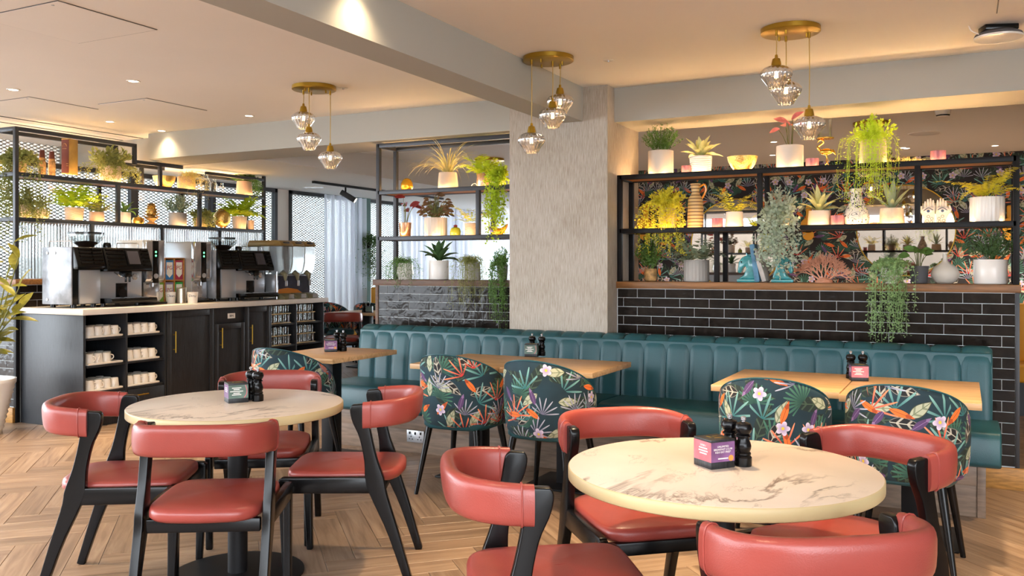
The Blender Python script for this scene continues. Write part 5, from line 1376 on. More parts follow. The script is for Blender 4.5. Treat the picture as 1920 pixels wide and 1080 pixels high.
potted('potted_lily', 'dark green lily leaves in patterned white pot on the dark ledge', R(823, ZL), FR, 38, 36, 'cyl', 'white_ceramic', 'rosette', 44, 44, 'leaf_dark', gM, n=12, w=0.3, curl=0.9)
potted('hanging_cactus', 'grey green strands hanging from a dark pot over the dark ledge', R(886, ZL, 0.05), FR, 31, 33, 'taperin', 'grey_pot', 'strand', 22, 28, 'leaf_olive', gM, drop=88, n=40)
potted('hanging_vine', 'leafy green vine hanging over the dark ledge next to the column', R(942, ZL, 0.05), FR, 22, 30, 'taper', 'grey_pot', 'trail', 34, 18, 'leaf_green', gM, drop=118, out=10, n=36, leaf=0.018, spread=0.7)
# --- shelving above the counter
potted('hanging_vine', 'green vine tumbling from a clay pot at the corner of the counter shelving', Lp(34, Lz1, 0.17), math.radians(-70), 32, 27, 'taper', 'pink_beige_pot', 'trail', 22, 30, 'leaf_olive', gL, drop=150, out=16, n=80, leaf=0.026, spread=1.5)
potted('potted_fern', 'fuzzy fern in fluted pot on the upper counter shelf', Lp(207, Lz1), FLF, 37, 33, 'fluted', 'beige_pot', 'trail', 34, 36, 'leaf_olive', gL, drop=32, out=10, n=40, leaf=0.02, spread=1.6)
potted('potted_grass', 'pot of dry drooping strands beside the glass bottles', Lp(349, Lz1), FLF, 32, 27, 'cyl', 'pink_beige_pot', 'strand', 14, 20, 'leaf_straw', gL, drop=44, n=30)
potted('potted_vine', 'green trailing plant in beige pot at the far end of the upper counter shelf', Lp(458, Lz1), math.radians(60), 30, 29, 'taperin', 'pink_beige_pot', 'trail', 12, 24, 'leaf_green', gL, drop=38, out=14, n=24, leaf=0.02)
potted('potted_vine', 'straggly vine in glowing pot behind the corner post of the lower counter shelf', Lp(46, Lz2), FLF, 24, 28, 'taper', 'matte_white', 'trail', 30, 22, 'leaf_olive', gL, drop=44, out=12, n=26, leaf=0.018)
potted('potted_herb', 'wispy herb in small rounded cream pot on the lower counter shelf', Lp(75, Lz2), FLF, 29, 22, 'round', 'matte_white', 'bush', 26, 22, 'leaf_olive', gL, n=30, leaf=0.09)
potted('potted_fern', 'bright green fern in ribbed pot on the lower counter shelf', Lp(139, Lz2), FLF, 34, 27, 'ribbed', 'beige_pot', 'fern', 40, 42, 'leaf_bright', gL, n=16, leaflet=0.24)
potted('potted_fern', 'small feathery fern in banded beige pot beside the bright fern', Lp(181, Lz2), FLF, 28, 21, 'round', 'pink_beige_pot', 'fern', 28, 26, 'leaf_olive', gL, n=14, leaflet=0.2)
potted('potted_fern', 'drooping green fern in slim cream pot next to the gold apple', Lp(234, Lz2), FLF, 21, 23, 'cyl', 'matte_white', 'rosette', 22, 26, 'leaf_green', gL, n=11, w=0.22, curl=1.4)
potted('potted_shrub', 'grey twiggy plant in chevron pot next to the gold artichoke', Lp(333, Lz2), FLF, 33, 27, 'cyl', 'grey_pot', 'bush', 30, 30, 'leaf_grey', gL, n=50, leaf=0.09)
potted('potted_vine', 'small vine in beige pot left of the gold globe', Lp(376, Lz2), FLF, 24, 22, 'cyl', 'pink_beige_pot', 'trail', 12, 22, 'leaf_olive', gL, drop=24, out=10, n=22, leaf=0.018)
potted('potted_fern', 'vivid green fern in fluted pot right of the gold globe', Lp(449, Lz2), FLF, 28, 26, 'flutedtaper', 'beige_pot', 'fern', 36, 28, 'leaf_bright', gL, n=18, leaflet=0.3)
potted('potted_herb', 'tiny pot of thin leaves at the far end of the lower counter shelf', Lp(470, Lz2), FLF, 14, 20, 'taper', 'pink_beige_pot', 'grass', 30, 18, 'leaf_green', gL, n=16, w=0.004)
# --- floor plant at the left edge
pl = thing('rubber_plant', 'tall olive leaved rubber plant in white wavy floor planter', 'plant', (-7.02, 4.36, 0))
prof = [(0.15, 0.0)]
for k in range(10):
    z = 0.03 + k * 0.04; r = 0.155 + 0.085 * k / 9; prof += [(r - 0.006, z), (r + 0.008, z + 0.02)]
prof += [(0.25, 0.43), (0.25, 0.445), (0.235, 0.445), (0.23, 0.40)]
MB().lathe(prof, 40, cap1=False).build('planter', G['white_ceramic'], pl, angle=60)
MB().lathe([(0.23, 0.40), (0.1, 0.415), (0, 0.42)], 20).build('soil', G['soil'], pl)
b = MB(); rr = random.Random(21)
for i, (ro, fo, zt) in enumerate(((0.30, 0.0, 1.42), (0.36, -0.1, 1.18), (0.2, 0.12, 1.55), (0.28, 0.05, 1.0), (0.1, -0.1, 1.45), (-0.15, 0.0, 1.5), (-0.25, 0.1, 1.2))):
    q = RT * ro + FW * fo
    path = smooth_path([(q.x * 0.1, q.y * 0.1, 0.41), (q.x * 0.35, q.y * 0.35, 0.75), (q.x, q.y, zt)], 10); b.tube(path, [0.010 - 0.0006 * k for k in range(11)], 7)
    for k in range(11):
        c = Vector(path[4 + (k * 6) // 10]); a2 = k * 2.4 + i; e = rr.uniform(0.0, 1.0); L = rr.uniform(0.14, 0.22)
        MB().leaf(c, unit(a2, e), Vector((0, 0, 1)) - FW * 0.5, L, L * 0.38, curl=0.5, seg=5, fold=0.14, tip=1.0, base=0.08).build('leaf', G['leaf_rubber'], pl, angle=80)
b.build('stem', G['stem_green'], pl)
# --- hanging plants far away on the teal pillar
p = at_x(690, 440, -8.2)
hp = thing('wall_planter', 'hanging fern in black wall planter on the teal pillar', 'plant', (-8.2, 11.05, 1.75))
MB().lathe([(0.07, -0.12), (0.1, 0.0), (0.09, 0.0), (0.08, -0.03)], 20, cap1=False).build('pot', G['black_metal'], hp, loc=(0.02, 0, 0))
f_trail(hp, 0.0, 0.08, 0.14, 0.16, G['leaf_dark'], 0.0, n=40, drop=0.75, out=0.10, leaf=0.05, lw=0.3, spread=1.5)

# ------------------------------------------------------------------ ornaments
def orn(name, lab, cat, p, group=None, rz=0.0): return thing(name, lab, cat, p, rz, group)
gv = 'pink glass candle holders on the right shelving'
def votive(px, z, W, H, lab):
    p = R(px, z, 0.09); s = mpp(p); r = W * s / 2; h = H * s
    t = orn('candle_holder', lab, 'candle holder', p, gv)
    MB().lathe([(r * 0.95, 0), (r, h * 0.05), (r, h), (r * 0.9, h), (r * 0.9, h * 0.12), (0, h * 0.12)], 36, flute=(18, 0.03, 1, 2)).build('glass', G['pink_glass'], t)
    MB().lathe([(r * 0.6, h * 0.121), (r * 0.6, h * 0.4), (0, h * 0.41)], 16).build('candle', G['matte_white'], t)
votive(1287, Z1, 18, 17, 'pink glass candle holder between the shrub and the succulent')
votive(1523, Z1, 23, 19, 'pink glass candle holder beside the gold flamingo')
votive(1759, Z1, 26, 22, 'pink glass candle holder alone at the end of the top shelf')
votive(1345, Z2, 20, 20, 'pink glass candle holder next to the striped jug')
votive(1570, Z2, 23, 21, 'pink glass candle holder between the agave and the patterned vase')
def bowl(p, W, H, lab, m, foot=0.42):
    s = mpp(p); r, h = W * s / 2, H * s; t = orn('gold_bowl', lab, 'bowl', p)
    MB().lathe([(r * foot, 0), (r * foot * 1.05, h * 0.06), (r * 0.72, h * 0.35), (r * 0.92, h * 0.7), (r, h), (r * 0.95, h), (r * 0.86, h * 0.7), (r * 0.6, h * 0.3), (0, h * 0.15)], 40).build('bowl_body', m, t)
bowl(R(1392, Z1), 56, 30, 'hammered gold bowl on the top shelf of the right frame', G['hammered_gold'])
bowl(Lp(308, Lz1), 42, 24, 'hammered gold bowl on the upper counter shelf', G['hammered_gold'])
# flamingo with glass hurricane
p = R(1547, Z1, 0.10); s = mpp(p); t = orn('flamingo_candle_stand', 'gold flamingo stand carrying a clear glass cylinder', 'candle stand', p)
def P2(x, y): return (x * s, 0, y * s)
b = MB(); b.ball(P2(2, 31), 8 * s, 14, 9, (1.5, 0.7, 0.75))
b.tube(smooth_path([P2(-8, 33), P2(-13, 40), P2(-8, 45), P2(-3, 49), P2(-6, 54), P2(-11, 53), P2(-14, 48)], 18), [2.6 * s] * 4 + [1.7 * s] * 11 + [1.3 * s, 1.0 * s, 0.5 * s, 0.3 * s], 8)
b.tube(smooth_path([P2(12, 33), P2(17, 28), P2(19, 24)], 5), [3 * s, 2.6 * s, 2 * s, 1.4 * s, 1 * s, 0.4 * s], 8); b.build('body', G['gold'], t)
MB().tube([P2(1, 26), P2(6, 14), P2(-4, 0.5)], 0.9 * s, 6).build('leg', G['gold'], t); MB().tube([P2(4, 26), P2(2, 14), P2(10, 0.5)], 0.9 * s, 6).build('leg', G['gold'], t)
MB().lathe([(16 * s, 55 * s), (16 * s, 57 * s), (0, 57 * s)], 28).build('plate', G['gold'], t)
MB().lathe([(12.5 * s, 57.2 * s), (12.5 * s, 92 * s), (11.8 * s, 92 * s), (11.8 * s, 58 * s), (0, 58 * s)], 28).build('glass_cylinder', G['glass_clear'], t)
# dried moss
p = R(1695, Z1, 0.12); b = MB()
for i in range(260):
    x = U(-0.16, 0.16); z = 0.03 * math.exp(-(x / 0.09) ** 2) + 0.006
    d = unit(U(0, 6.3), U(0, 1.3)); b.diamond((x, U(-0.04, 0.04), z * U(0.1, 1)), d, d.cross(Vector((0.2, 0.5, 1))).normalized(), U(0.02, 0.045), 0.003)
tag(b.build('dried_moss', G['leaf_straw'], loc=p, smooth=False), 'tuft of dried pale moss beside the lime fern pot', 'moss')
# striped jug
p = R(1304, Z2); s = mpp(p); t = orn('jug', 'tall striped stoneware jug with handle on the middle shelf', 'jug', p)
MB().lathe([(13 * s, 0), (15 * s, 2 * s), (15 * s, 18 * s), (14.5 * s, 40 * s), (13.5 * s, 58 * s), (8 * s, 66 * s), (7 * s, 70 * s), (9 * s, 84 * s), (10 * s, 86 * s), (8 * s, 86 * s), (6 * s, 72 * s)], 32, cap1=False).build('vessel', G['striped_jug'], t)
MB().tube(smooth_path([P2(8, 80), P2(17, 84), P2(20, 76), P2(17, 66), P2(12, 58)], 14), 2.0 * s, 8).build('handle', G['orange_glaze'], t)
# patterned vase
p = R(1606, Z2); s = mpp(p); t = orn('patterned_vase', 'white vase with dark squiggle print beside the aloe', 'vase', p)
MB().lathe([(16 * s, 0), (21 * s, 5 * s), (24 * s, 16 * s), (20 * s, 30 * s), (12 * s, 48 * s), (9 * s, 62 * s), (11 * s, 70 * s), (9.5 * s, 70 * s), (7.5 * s, 60 * s)], 32, cap1=False).build('vessel', G['squiggle_print'], t)
MB().lathe([(9.3 * s, 69 * s), (11.3 * s, 69.5 * s), (11.3 * s, 71 * s), (9.2 * s, 71 * s)], 32, cap0=False, cap1=False).build('rim', G['matte_white'], t)
# hands with eyes
p = R(1754, Z2); s = mpp(p); t = orn('hands_ornament', 'ceramic pair of raised hands painted with two eyes', 'ornament', p)
for sx in (-1, 1):
    h = MB()
    h.prism([(sx * x * s, y * s) for x, y in ((1, 0), (17, 0), (19, 12), (25, 25), (22, 31), (17, 34), (2, 34), (0.5, 20))], 'y', -5 * s, 5 * s)
    hand = h.build('hand', G['matte_white'], t, bevel=1.6 * s, seg=3)
    for k, (x, top) in enumerate(((3.5, 47), (8, 50), (12.5, 49), (17, 45))):
        MB().tube([(sx * x * s, 0, 30 * s), (sx * (x + 0.4) * s, -1 * s, (30 + (top - 30) * 0.6) * s), (sx * (x + 0.3) * s, -1.5 * s, top * s)], [2.5 * s, 2.4 * s, 1.3 * s], 10).build('finger', G['matte_white'], t)
    MB().tube([(sx * 20 * s, 0, 20 * s), (sx * 25 * s, -1 * s, 29 * s), (sx * 23.5 * s, -2 * s, 36 * s)], [3 * s, 2.8 * s, 1.5 * s], 10).build('finger', G['matte_white'], t)
    MB().ball((sx * 12 * s, -5.2 * s, 26 * s), 6 * s, 16, 8, (1.1, 0.12, 0.55)).build('painted_eye', G['white_ceramic'], t)
    MB().ball((sx * 12 * s, -5.9 * s, 26 * s), 2.7 * s, 12, 8, (1, 0.2, 1)).build('painted_iris', mat('iris_blue', srgb(64, 80, 110), 0.3), t)
    MB().tube(smooth_path([(sx * 4 * s, -5.3 * s, 28 * s), (sx * 12 * s, -5.6 * s, 32 * s), (sx * 20 * s, -5.3 * s, 27 * s)], 8), 0.7 * s, 5).build('painted_brow', G['iris_blue'], t)
    for (a, z) in ((6, 12), (12, 16), (7, 6), (14, 8)): MB().tube([((sx * a + 2.5 * math.cos(q)) * s, -5.2 * s, (z + 2.5 * math.sin(q)) * s) for q in [0.7 * i for i in range(10)]], 0.45 * s, 4, cap=False).build('painted_swirl', G['iris_blue'], t)
# horse head bookends and books
def horse(px, face, lab):
    p = R(px, ZL, 0.10); s = mpp(p); t = orn('horse_bookend', lab, 'bookend', p, 'teal horse head bookends')
    pts = [(-18, 6), (18, 6), (17, 14), (12, 26), (14, 38), (8, 48), (-4, 50), (-12, 46), (-17, 38), (-19, 26), (-20, 20), (-16, 16), (-12, 19), (-10, 27), (-5, 31), (-3, 26), (-8, 14)]
    MB().prism([(x * s * face, y * s) for x, y in pts], 'y', -9 * s, 9 * s).build('horse_head', G['teal_glaze'], t, bevel=3 * s, seg=3)
    MB().span(-20 * s, 20 * s, -11 * s, 11 * s, 0, 6 * s).build('base', G['teal_glaze'], t, bevel=1 * s)
    for k in range(7):
        a = 0.25 + k * 0.26; MB().box(((4 + 13 * math.cos(a)) * s * face, 0, (34 + 17 * math.sin(a)) * s), (5 * s, 5 * s, 4 * s)).build('mane_lock', G['teal_glaze'], t, bevel=1 * s)
    MB().ball((-12 * s * face, -9.2 * s, 38 * s), 1.6 * s, 8, 6).build('eye', G['black_plastic'], t)
    MB().tube([(-2 * s * face, -5 * s, 48 * s), (-3 * s * face, -6 * s, 55 * s)], [2.4 * s, 0.6 * s], 8).build('ear', G['teal_glaze'], t)
horse(1404, 1, 'teal horse head bookend facing the column'); horse(1468, -1, 'teal horse head bookend under the silver plant')
for px, a, w, h, m_, lab in ((1424, -8, 9, 70, 'blue_book', 'worn blue book leaning beside the teal horse'), (1437, -16, 8, 60, 'pale_book', 'grey illustrated book leaning toward the blue one')):
    p = R(px, ZL, 0.12); s = mpp(p); t = orn('book', lab, 'book', p + Vector((0, 0, 0.003 + w / 2 * s * abs(math.sin(math.radians(a))))), 'leaning books'); t.rotation_euler = (0, math.radians(a), 0)
    MB().span(-w / 2 * s, w / 2 * s, -0.08, 0.08, 0, h * s).build('cover', G[m_], t, bevel=0.002)
    MB().span(-w / 2 * s + 0.003, w / 2 * s - 0.003, -0.078, 0.081, 0.003, h * s + 0.0005).build('pages', G['paper_white'], t, smooth=False)
# coral
p = R(1545, ZL); s = mpp(p); t = orn('coral_ornament', 'branching salmon coral ornament on the wooden ledge', 'ornament', p); rr = random.Random(5)
b = MB(); b.lathe([(17 * s, 0), (15 * s, 4 * s), (6 * s, 9 * s), (0, 10 * s)], 16)
def branch(q, a, e, L, r, d):
    d1 = Vector((math.sin(a) * math.cos(e), math.sin(e), math.cos(a) * math.cos(e))); q2 = q + d1 * L
    b.tube([q, (q + q2) / 2 + Vector((rr.uniform(-1, 1), rr.uniform(-1, 1), 0)) * s, q2], [r, r * 0.85, r * 0.75], 6)
    if d == 0:
        for k in range(2): b.ball(q2 + Vector((rr.uniform(-2, 2), rr.uniform(-2, 2), rr.uniform(-1, 2))) * s, r * 0.9, 6, 4)
        return
    for k in range(3 if d > 1 else 2): branch(q2, a + (k - 1) * 0.42 + rr.uniform(-0.2, 0.2), e + rr.uniform(-0.4, 0.4), L * rr.uniform(0.7, 0.95), r * 0.78, d - 1)
for a in (-0.95, -0.55, -0.2, 0.15, 0.5, 0.9): branch(Vector((a * 9 * s, 0, 6 * s)), a, rr.uniform(-0.3, 0.3), 13 * s, 1.8 * s, 4)
b.build('coral_branches', G['coral'], t)
# white bottle vase
p = R(1772, ZL); s = mpp(p); t = orn('bottle_vase', 'pale round bellied bottle vase with thin neck', 'vase', p)
MB().lathe([(12 * s, 0), (18 * s, 4 * s), (24 * s, 14 * s), (24.5 * s, 21 * s), (20 * s, 31 * s), (9 * s, 38 * s), (4.5 * s, 43 * s), (3.6 * s, 54 * s), (4.2 * s, 56 * s), (2.8 * s, 56 * s), (2.4 * s, 46 * s)], 36, cap1=False).build('vessel', G['white_ceramic'] if False else mat('pale_stone', srgb(206, 202, 192), 0.55), t)
MB().lathe([(3.0 * s, 55.6 * s), (4.4 * s, 55.8 * s), (4.4 * s, 57 * s), (3.0 * s, 57 * s)], 20, cap0=False, cap1=False).build('lip', G['pale_stone'], t)
# middle shelving ornaments
p = R(763, M1); s = mpp(p); t = orn('gold_egg', 'polished gold egg on the top shelf left of the column', 'ornament', p)
MB().lathe([(6 * s, 0), (9 * s, 2 * s), (11.8 * s, 10 * s), (11 * s, 17 * s), (7 * s, 24 * s), (3 * s, 26 * s), (0, 26.5 * s)], 28).build('egg', mat('mustard_gold', srgb(196, 146, 36), 0.22, 0.6), t); MB().lathe([(7 * s, 0), (7 * s, 1.2 * s), (5.9 * s, 1.4 * s)], 20).build('base', G['gold'], t)
p = R(854, M2); s = mpp(p); t = orn('apple_ornament', 'olive green apple jar with red knob beside the fluted pot', 'ornament', p)
MB().lathe([(6 * s, 0), (10 * s, 4 * s), (10.5 * s, 10 * s), (8 * s, 17 * s), (3 * s, 19 * s), (0, 18 * s)], 24).build('body', G['olive_glaze'], t); MB().ball((0, 0, 21 * s), 3.2 * s, 12, 8, (1.2, 1.2, 0.8)).build('knob', G['leaf_red'], t)
p = R(933, M2, 0.09); s = mpp(p); t = orn('bird_ornament', 'orange and violet ceramic bird on the lower shelf by the column', 'ornament', p)
MB().ball((0, 0, 8 * s), 8 * s, 16, 10, (1.5, 0.8, 0.95)).build('body', G['orange_glaze'], t)
MB().tube(smooth_path([P2(8, 10), P2(16, 16), P2(21, 23)], 5), [6 * s, 5 * s, 4 * s, 3 * s, 2 * s, 0.8 * s], 10).build('tail', G['orange_glaze'], t)
MB().tube(smooth_path([P2(-6, 8), P2(-14, 14), P2(-21, 18)], 5), [6 * s, 5.5 * s, 5 * s, 4 * s, 2.4 * s, 0.6 * s], 10).build('wing', G['violet_glaze'], t)
p = R(889, M1, 0.18); s = mpp(p); t = orn('glass_paperweight', 'small clear glass ornament beside the bright fern pot', 'ornament', p)
MB().ball((0, 0, 6 * s), 6 * s, 16, 10).build('glass_ball', G['glass_clear'], t); MB().lathe([(4 * s, 0), (4 * s, 1 * s), (3 * s, 1.2 * s)], 14).build('base', G['glass_clear'], t)
# counter shelving ornaments
for px, h, lab in ((79, 51, 'bark patterned slim vase nearest the corner post'), (97, 50, 'bark patterned slim vase beside the brown plaque')):
    p = Lp(px, Lz1); s = mpp(p); t = orn('bark_vase', lab, 'vase', p, 'slim bark vases')
    MB().lathe([(5.2 * s, 0), (6.2 * s, 2 * s), (6.4 * s, h * 0.5 * s), (5.2 * s, h * 0.72 * s)], 20, cap1=False).build('body', G['bark'], t)
    MB().lathe([(5.2 * s, h * 0.72 * s), (4.2 * s, h * s), (3.4 * s, h * s), (4.0 * s, h * 0.8 * s)], 20, cap0=False, cap1=False).build('neck', G['rust_red'], t)
p = Lp(132, Lz1); s = mpp(p); t = orn('plaque_sculpture', 'tall rust and gold slab sculpture raised on two pins', 'sculpture', p, None, math.radians(20))
MB().span(-0.04, 0.04, -0.075, 0.055, 10 * s, 76 * s).build('slab', G['hammered_gold'] if False else mat('aged_gold', srgb(196, 158, 84), 0.45, 0.3, vary=0.3), t, bevel=0.003)
MB().span(-0.036, 0.036, -0.079, -0.0755, 12 * s, 74 * s).build('painted_face', G['rust_red'], t)
MB().tube(smooth_path([(-0.026, -0.080, 60 * s), (-0.015, -0.080, 66 * s), (0.005, -0.080, 66 * s), (0.018, -0.080, 61 * s)], 10), 0.0025, 6).build('carved_brow', G['bark'], t)
MB().tube([(-0.026, -0.080, 57 * s), (0.014, -0.080, 57 * s)], 0.0022, 6).build('carved_eye', G['bark'], t)
for zz in (29, 25): MB().tube([(0.012, -0.080, zz * s), (0.032, -0.080, zz * s)], 0.0025, 6).build('carved_lip', G['bark'], t)
for y in (-0.04, 0.03): MB().tube([(0, y, 0.006), (0, y, 10 * s)], 0.004, 8).build('pin', G['black_metal'], t)
MB().span(-0.05, 0.05, -0.07, 0.06, 0, 0.006).build('base', G['black_metal'], t)
for px, w, h, lab in ((385, 20, 36, 'largest clear glass bottle on the upper counter shelf'), (401, 14, 28, 'medium clear glass bottle on the upper counter shelf'), (416, 12, 21, 'smallest clear glass bottle on the upper counter shelf')):
    p = Lp(px, Lz1, 0.08); s = mpp(p); r = w * s / 2; h *= s; t = orn('glass_bottle', lab, 'bottle', p, 'glass bottles')
    MB().lathe([(r * 0.9, 0), (r, h * 0.03), (r, h * 0.58), (r * 0.6, h * 0.72), (r * 0.5, h * 0.8), (r * 0.5, h * 0.9), (r * 0.42, h * 0.9), (r * 0.4, h * 0.76), (r * 0.88, h * 0.56), (r * 0.88, h * 0.06), (0, h * 0.05)], 24).build('bottle_body', G['glass_clear'], t)
    MB().lathe([(r * 0.4, h * 0.9), (r * 0.62, h * 0.92), (r * 0.62, h), (0, h)], 18).build('stopper', G['glass_clear'], t)
p = Lp(259, Lz2, 0.10); s = mpp(p); t = orn('gold_apple', 'dented gold apple on the lower counter shelf', 'ornament', p)
MB().lathe([(6 * s, 0), (10 * s, 3 * s), (11 * s, 8 * s), (8.5 * s, 14 * s), (3 * s, 15.5 * s), (0, 14 * s)], 24, flute=(5, 0.05, 1, 3)).build('apple', G['gold'], t); MB().tube([(0, 0, 14 * s), (1 * s, 0, 18 * s)], 0.8 * s, 6).build('stem', G['gold'], t)
p = Lp(284, Lz2, 0.12); s = mpp(p); t = orn('artichoke_finial', 'gold artichoke finial on a turned foot', 'ornament', p)
MB().lathe([(12 * s, 0), (12 * s, 3 * s), (5 * s, 7 * s), (5 * s, 9 * s), (12 * s, 14 * s), (11 * s, 16 * s), (0, 16.5 * s)], 24).build('foot', G['bark'], t)
b = MB()
for lv in range(6):
    for k in range(8):
        a = 2 * math.pi * (k + 0.5 * (lv % 2)) / 8; r = (10 - lv * 1.5) * s; z = (15 + lv * 4.2) * s
        b.leaf((math.cos(a) * r * 0.8, math.sin(a) * r * 0.8, z), unit(a, 0.7 + lv * 0.12), unit(a, -0.5), 9 * s, 9 * s, curl=-0.9, seg=3, fold=0.2)
b.ball((0, 0, 26 * s), 11 * s, 14, 8, (0.85, 0.85, 1.1)); b.build('artichoke', G['hammered_gold'], t)
p = Lp(416, Lz2, 0.09); s = mpp(p); t = orn('gold_globe', 'gold globe on a small stand above the far coffee machine', 'globe', p)
MB().ball((0, 0, 20 * s), 16 * s, 24, 14).build('sphere', G['hammered_gold'], t)
MB().tube([(0, math.cos(a) * 17.5 * s, (20 + math.sin(a) * 17.5) * s) for a in [math.radians(-70 + 10 * i) for i in range(20)]], 0.9 * s, 6).build('meridian', G['gold'], t)
MB().lathe([(9 * s, 0), (9 * s, 1.5 * s), (2 * s, 3 * s), (1.5 * s, 4.5 * s)], 20).build('foot', G['gold'], t)
# ------------------------------------------------------------------ pendant clusters
def pendant_cluster(c, R0, drops, lab, lit=True, group='brass and ribbed glass pendant clusters'):
    """drops: (right offset, forward offset, z of the glass bottom)"""
    t = thing('pendant_cluster', lab, 'pendant light', c, 0, group)
    MB().lathe([(R0 - 0.004, -0.028), (R0, -0.025), (R0, -0.0005)], 48).build('canopy', G['brass'], t)
    for a in range(3):
        MB().cyl((math.cos(a * 2.1 + 0.4) * R0 * 0.55, math.sin(a * 2.1 + 0.4) * R0 * 0.55, -0.05), 0.006, 0.022, 8).build('canopy_screw', G['brass'], t)
    for (ro, fo, zb) in drops:
        q = RT * ro + FW * fo; zb -= c[2]; top = zb + 0.125; h = Vector((q.x, q.y, 0))
        sk = MB().lathe([(0.027, top - 0.002), (0.026, top + 0.012), (0.020, top + 0.038), (0.009, top + 0.043), (0.007, top + 0.060), (0, top + 0.061)], 20, h).build('socket', G['brass'], t)
        MB().tube(smooth_path([(h.x, h.y, -0.026), (h.x + 0.002, h.y, (-0.03 + top + 0.06) * 0.5), (h.x, h.y, top + 0.06)], 8), 0.0028, 6).build('cord', G['cord_gold'], t)
        MB().cyl((h.x, h.y, -0.058), 0.007, 0.032, 10).build('cord_grip', G['brass'], t)
        # ribbed onion shaped glass
        prof = [(0.026, 0.125), (0.045, 0.121), (0.066, 0.110), (0.080, 0.093), (0.083, 0.080), (0.076, 0.062), (0.060, 0.040), (0.046, 0.018), (0.042, 0.006), (0.038, 0.0)]
        inn = [(r - 0.0035, z) for r, z in prof[::-1]]
        gl = MB().lathe([(r, z + zb) for r, z in prof + inn], 72, h, flute=(18, 0.05, 1, 18), cap0=False, cap1=False).build('glass_shade', G['pendant_glass'], t, angle=80)
        MB().lathe([(0.010, zb + 0.118), (0.011, zb + 0.10), (0.019, zb + 0.075), (0.017, zb + 0.058), (0.008, zb + 0.048), (0, zb + 0.046)], 16, h).build('bulb', G['glass_clear'], t)
        fb = MB()
        for k in range(4):
            a = k * 1.57; fb.tube([(h.x + 0.006 * math.cos(a), h.y + 0.006 * math.sin(a), zb + 0.095), (h.x + 0.009 * math.cos(a), h.y + 0.009 * math.sin(a), zb + 0.060)], 0.0014, 5)
        fb.build('filament', G['filament'], t)
    return t
mat('cord_gold', srgb(190, 160, 90), 0.6)
def cluster_px(px, py, drops, lab, R0=0.158):
    c = at_z(px, py, ZC); c.z = ZC - 0.0005; s = mpp(c); out = []
    for (x, fo, yb) in drops:
        ro = (x - px) * s; d = depth(c) + fo; out.append((ro * d / depth(c), fo, HC + (HY - yb) * d / FPX))
    return pendant_cluster(c, R0, out, lab)
cluster_px(1482, 53, [(1449, -0.06, 167), (1480, 0.06, 196), (1515, -0.02, 261)], 'brass pendant cluster of three ribbed glass bulbs over the right oak tables')
cluster_px(1028, 107, [(996, -0.05, 287), (1036, -0.01, 240), (1051, 0.07, 214)], 'brass pendant cluster hanging in front of the clad column')
cluster_px(589, 162, [(569, 0.0, 242), (584, -0.08, 281), (618, 0.02, 316)], 'brass pendant cluster hanging before the counter end and the far windows')
c = Vector((-0.75, 8.6, ZC - 0.0005))
pendant_cluster(c, 0.158, [(-0.06, 0, 2.16), (0.02, 0.05, 1.98), (0.10, 0, 2.3)], 'pendant cluster beyond the flamingo in the back room', group='pendants of the back room')
pendant_cluster(Vector((-5.1, 9.4, ZC - 0.0005)), 0.158, [(-0.06, 0, 2.3), (0.05, 0.05, 2.42)], 'pendant cluster seen through the top of the middle shelving', group='pendants of the back room')

# ------------------------------------------------------------------ recessed downlights
dl0 = None
def downlight(x, y, z, lab, power=110, wash=False, group='recessed ceiling downlights'):
    global dl0
    t = thing('downlight', lab, 'downlight', (x, y, z), 0, group)
    if dl0 is None:
        dl0 = (MB().lathe([(0.032, -0.003), (0.045, -0.004), (0.047, -0.0005)], 24, cap0=False).mesh('bezel'), MB().lathe([(0.032, -0.002), (0, -0.002)], 20).mesh('lens'))
    link('bezel', dl0[0], G['white_ceramic'], t); link('lens', dl0[1], G['spot_lens'], t)
    l = bpy.data.lights.new('spot_beam', 'SPOT'); l.energy = power; l.color = (1.0, 0.88, 0.72) if group and ('back' in group or 'wallpaper' in group) else (1.0, 0.74, 0.45); l.spot_size = math.radians(125 if wash else 78); l.spot_blend = 1.0; l.shadow_soft_size = 0.05
    o = bpy.data.objects.new('spot_beam', l); COL.objects.link(o); o.parent = t; o.location = (0, 0, -0.02)
for (px, py, lab) in ((25, 168, 'downlight at the far left of the ceiling'), (250, 152, 'downlight nearest the large ceiling hatch'), (206, 228, 'downlight above the brown plaque shelf'),
                      (308, 246, 'downlight washing the beam above the counter'), (467, 217, 'downlight between the small hatch and the left pendants')):
    q = at_z(px, py, ZC)
    if py == 246: q.y = 6.02
    downlight(q.x, q.y, ZC, lab, 14 if py == 246 else 110, py == 246)
downlight(-2.38, 3.25, ZC, 'downlight washing the cross beam just above the picture', 14, True)
for k, (x, y) in enumerate(((-1.0, 3.2), (-4.6, 2.2), (-0.9, 1.0), (-3.4, 0.9), (0.9, 3.6), (-1.5, 3.9), (-0.2, 4.2), (1.2, 5.4))):
    downlight(x, y, ZC, 'ceiling downlight above the picture, over the ' + ('back chair of the right marble table', 'open floor left of the left marble table', 'camera side of the right marble table', 'camera side of the left marble table', 'aisle beside the tiled wall edge', 'middle of the banquette', 'open end of the banquette', 'aisle beyond the banquette end')[k], 95 if k in (0, 2, 3) else 150, group='downlights outside the picture')
for (px, py, lab) in ((1451, 266, 'back room downlight behind the pink leaved plant'), (1700, 278, 'back room downlight behind the lime fern'), (1866, 273, 'back room downlight near the shelving end')):
    q = at_z(px, py, ZC); downlight(q.x, min(q.y, 11.0), ZC, lab, 220, group='back room downlights')
for k, x in enumerate((-3.4, -2.0, -0.6, 0.8, 2.2)):
    downlight(x, 10.6, ZC, 'wall washing downlight at the wallpaper, %s from the column side' % ('first', 'second', 'third', 'fourth', 'last')[k], 190, group='wallpaper wall downlights')
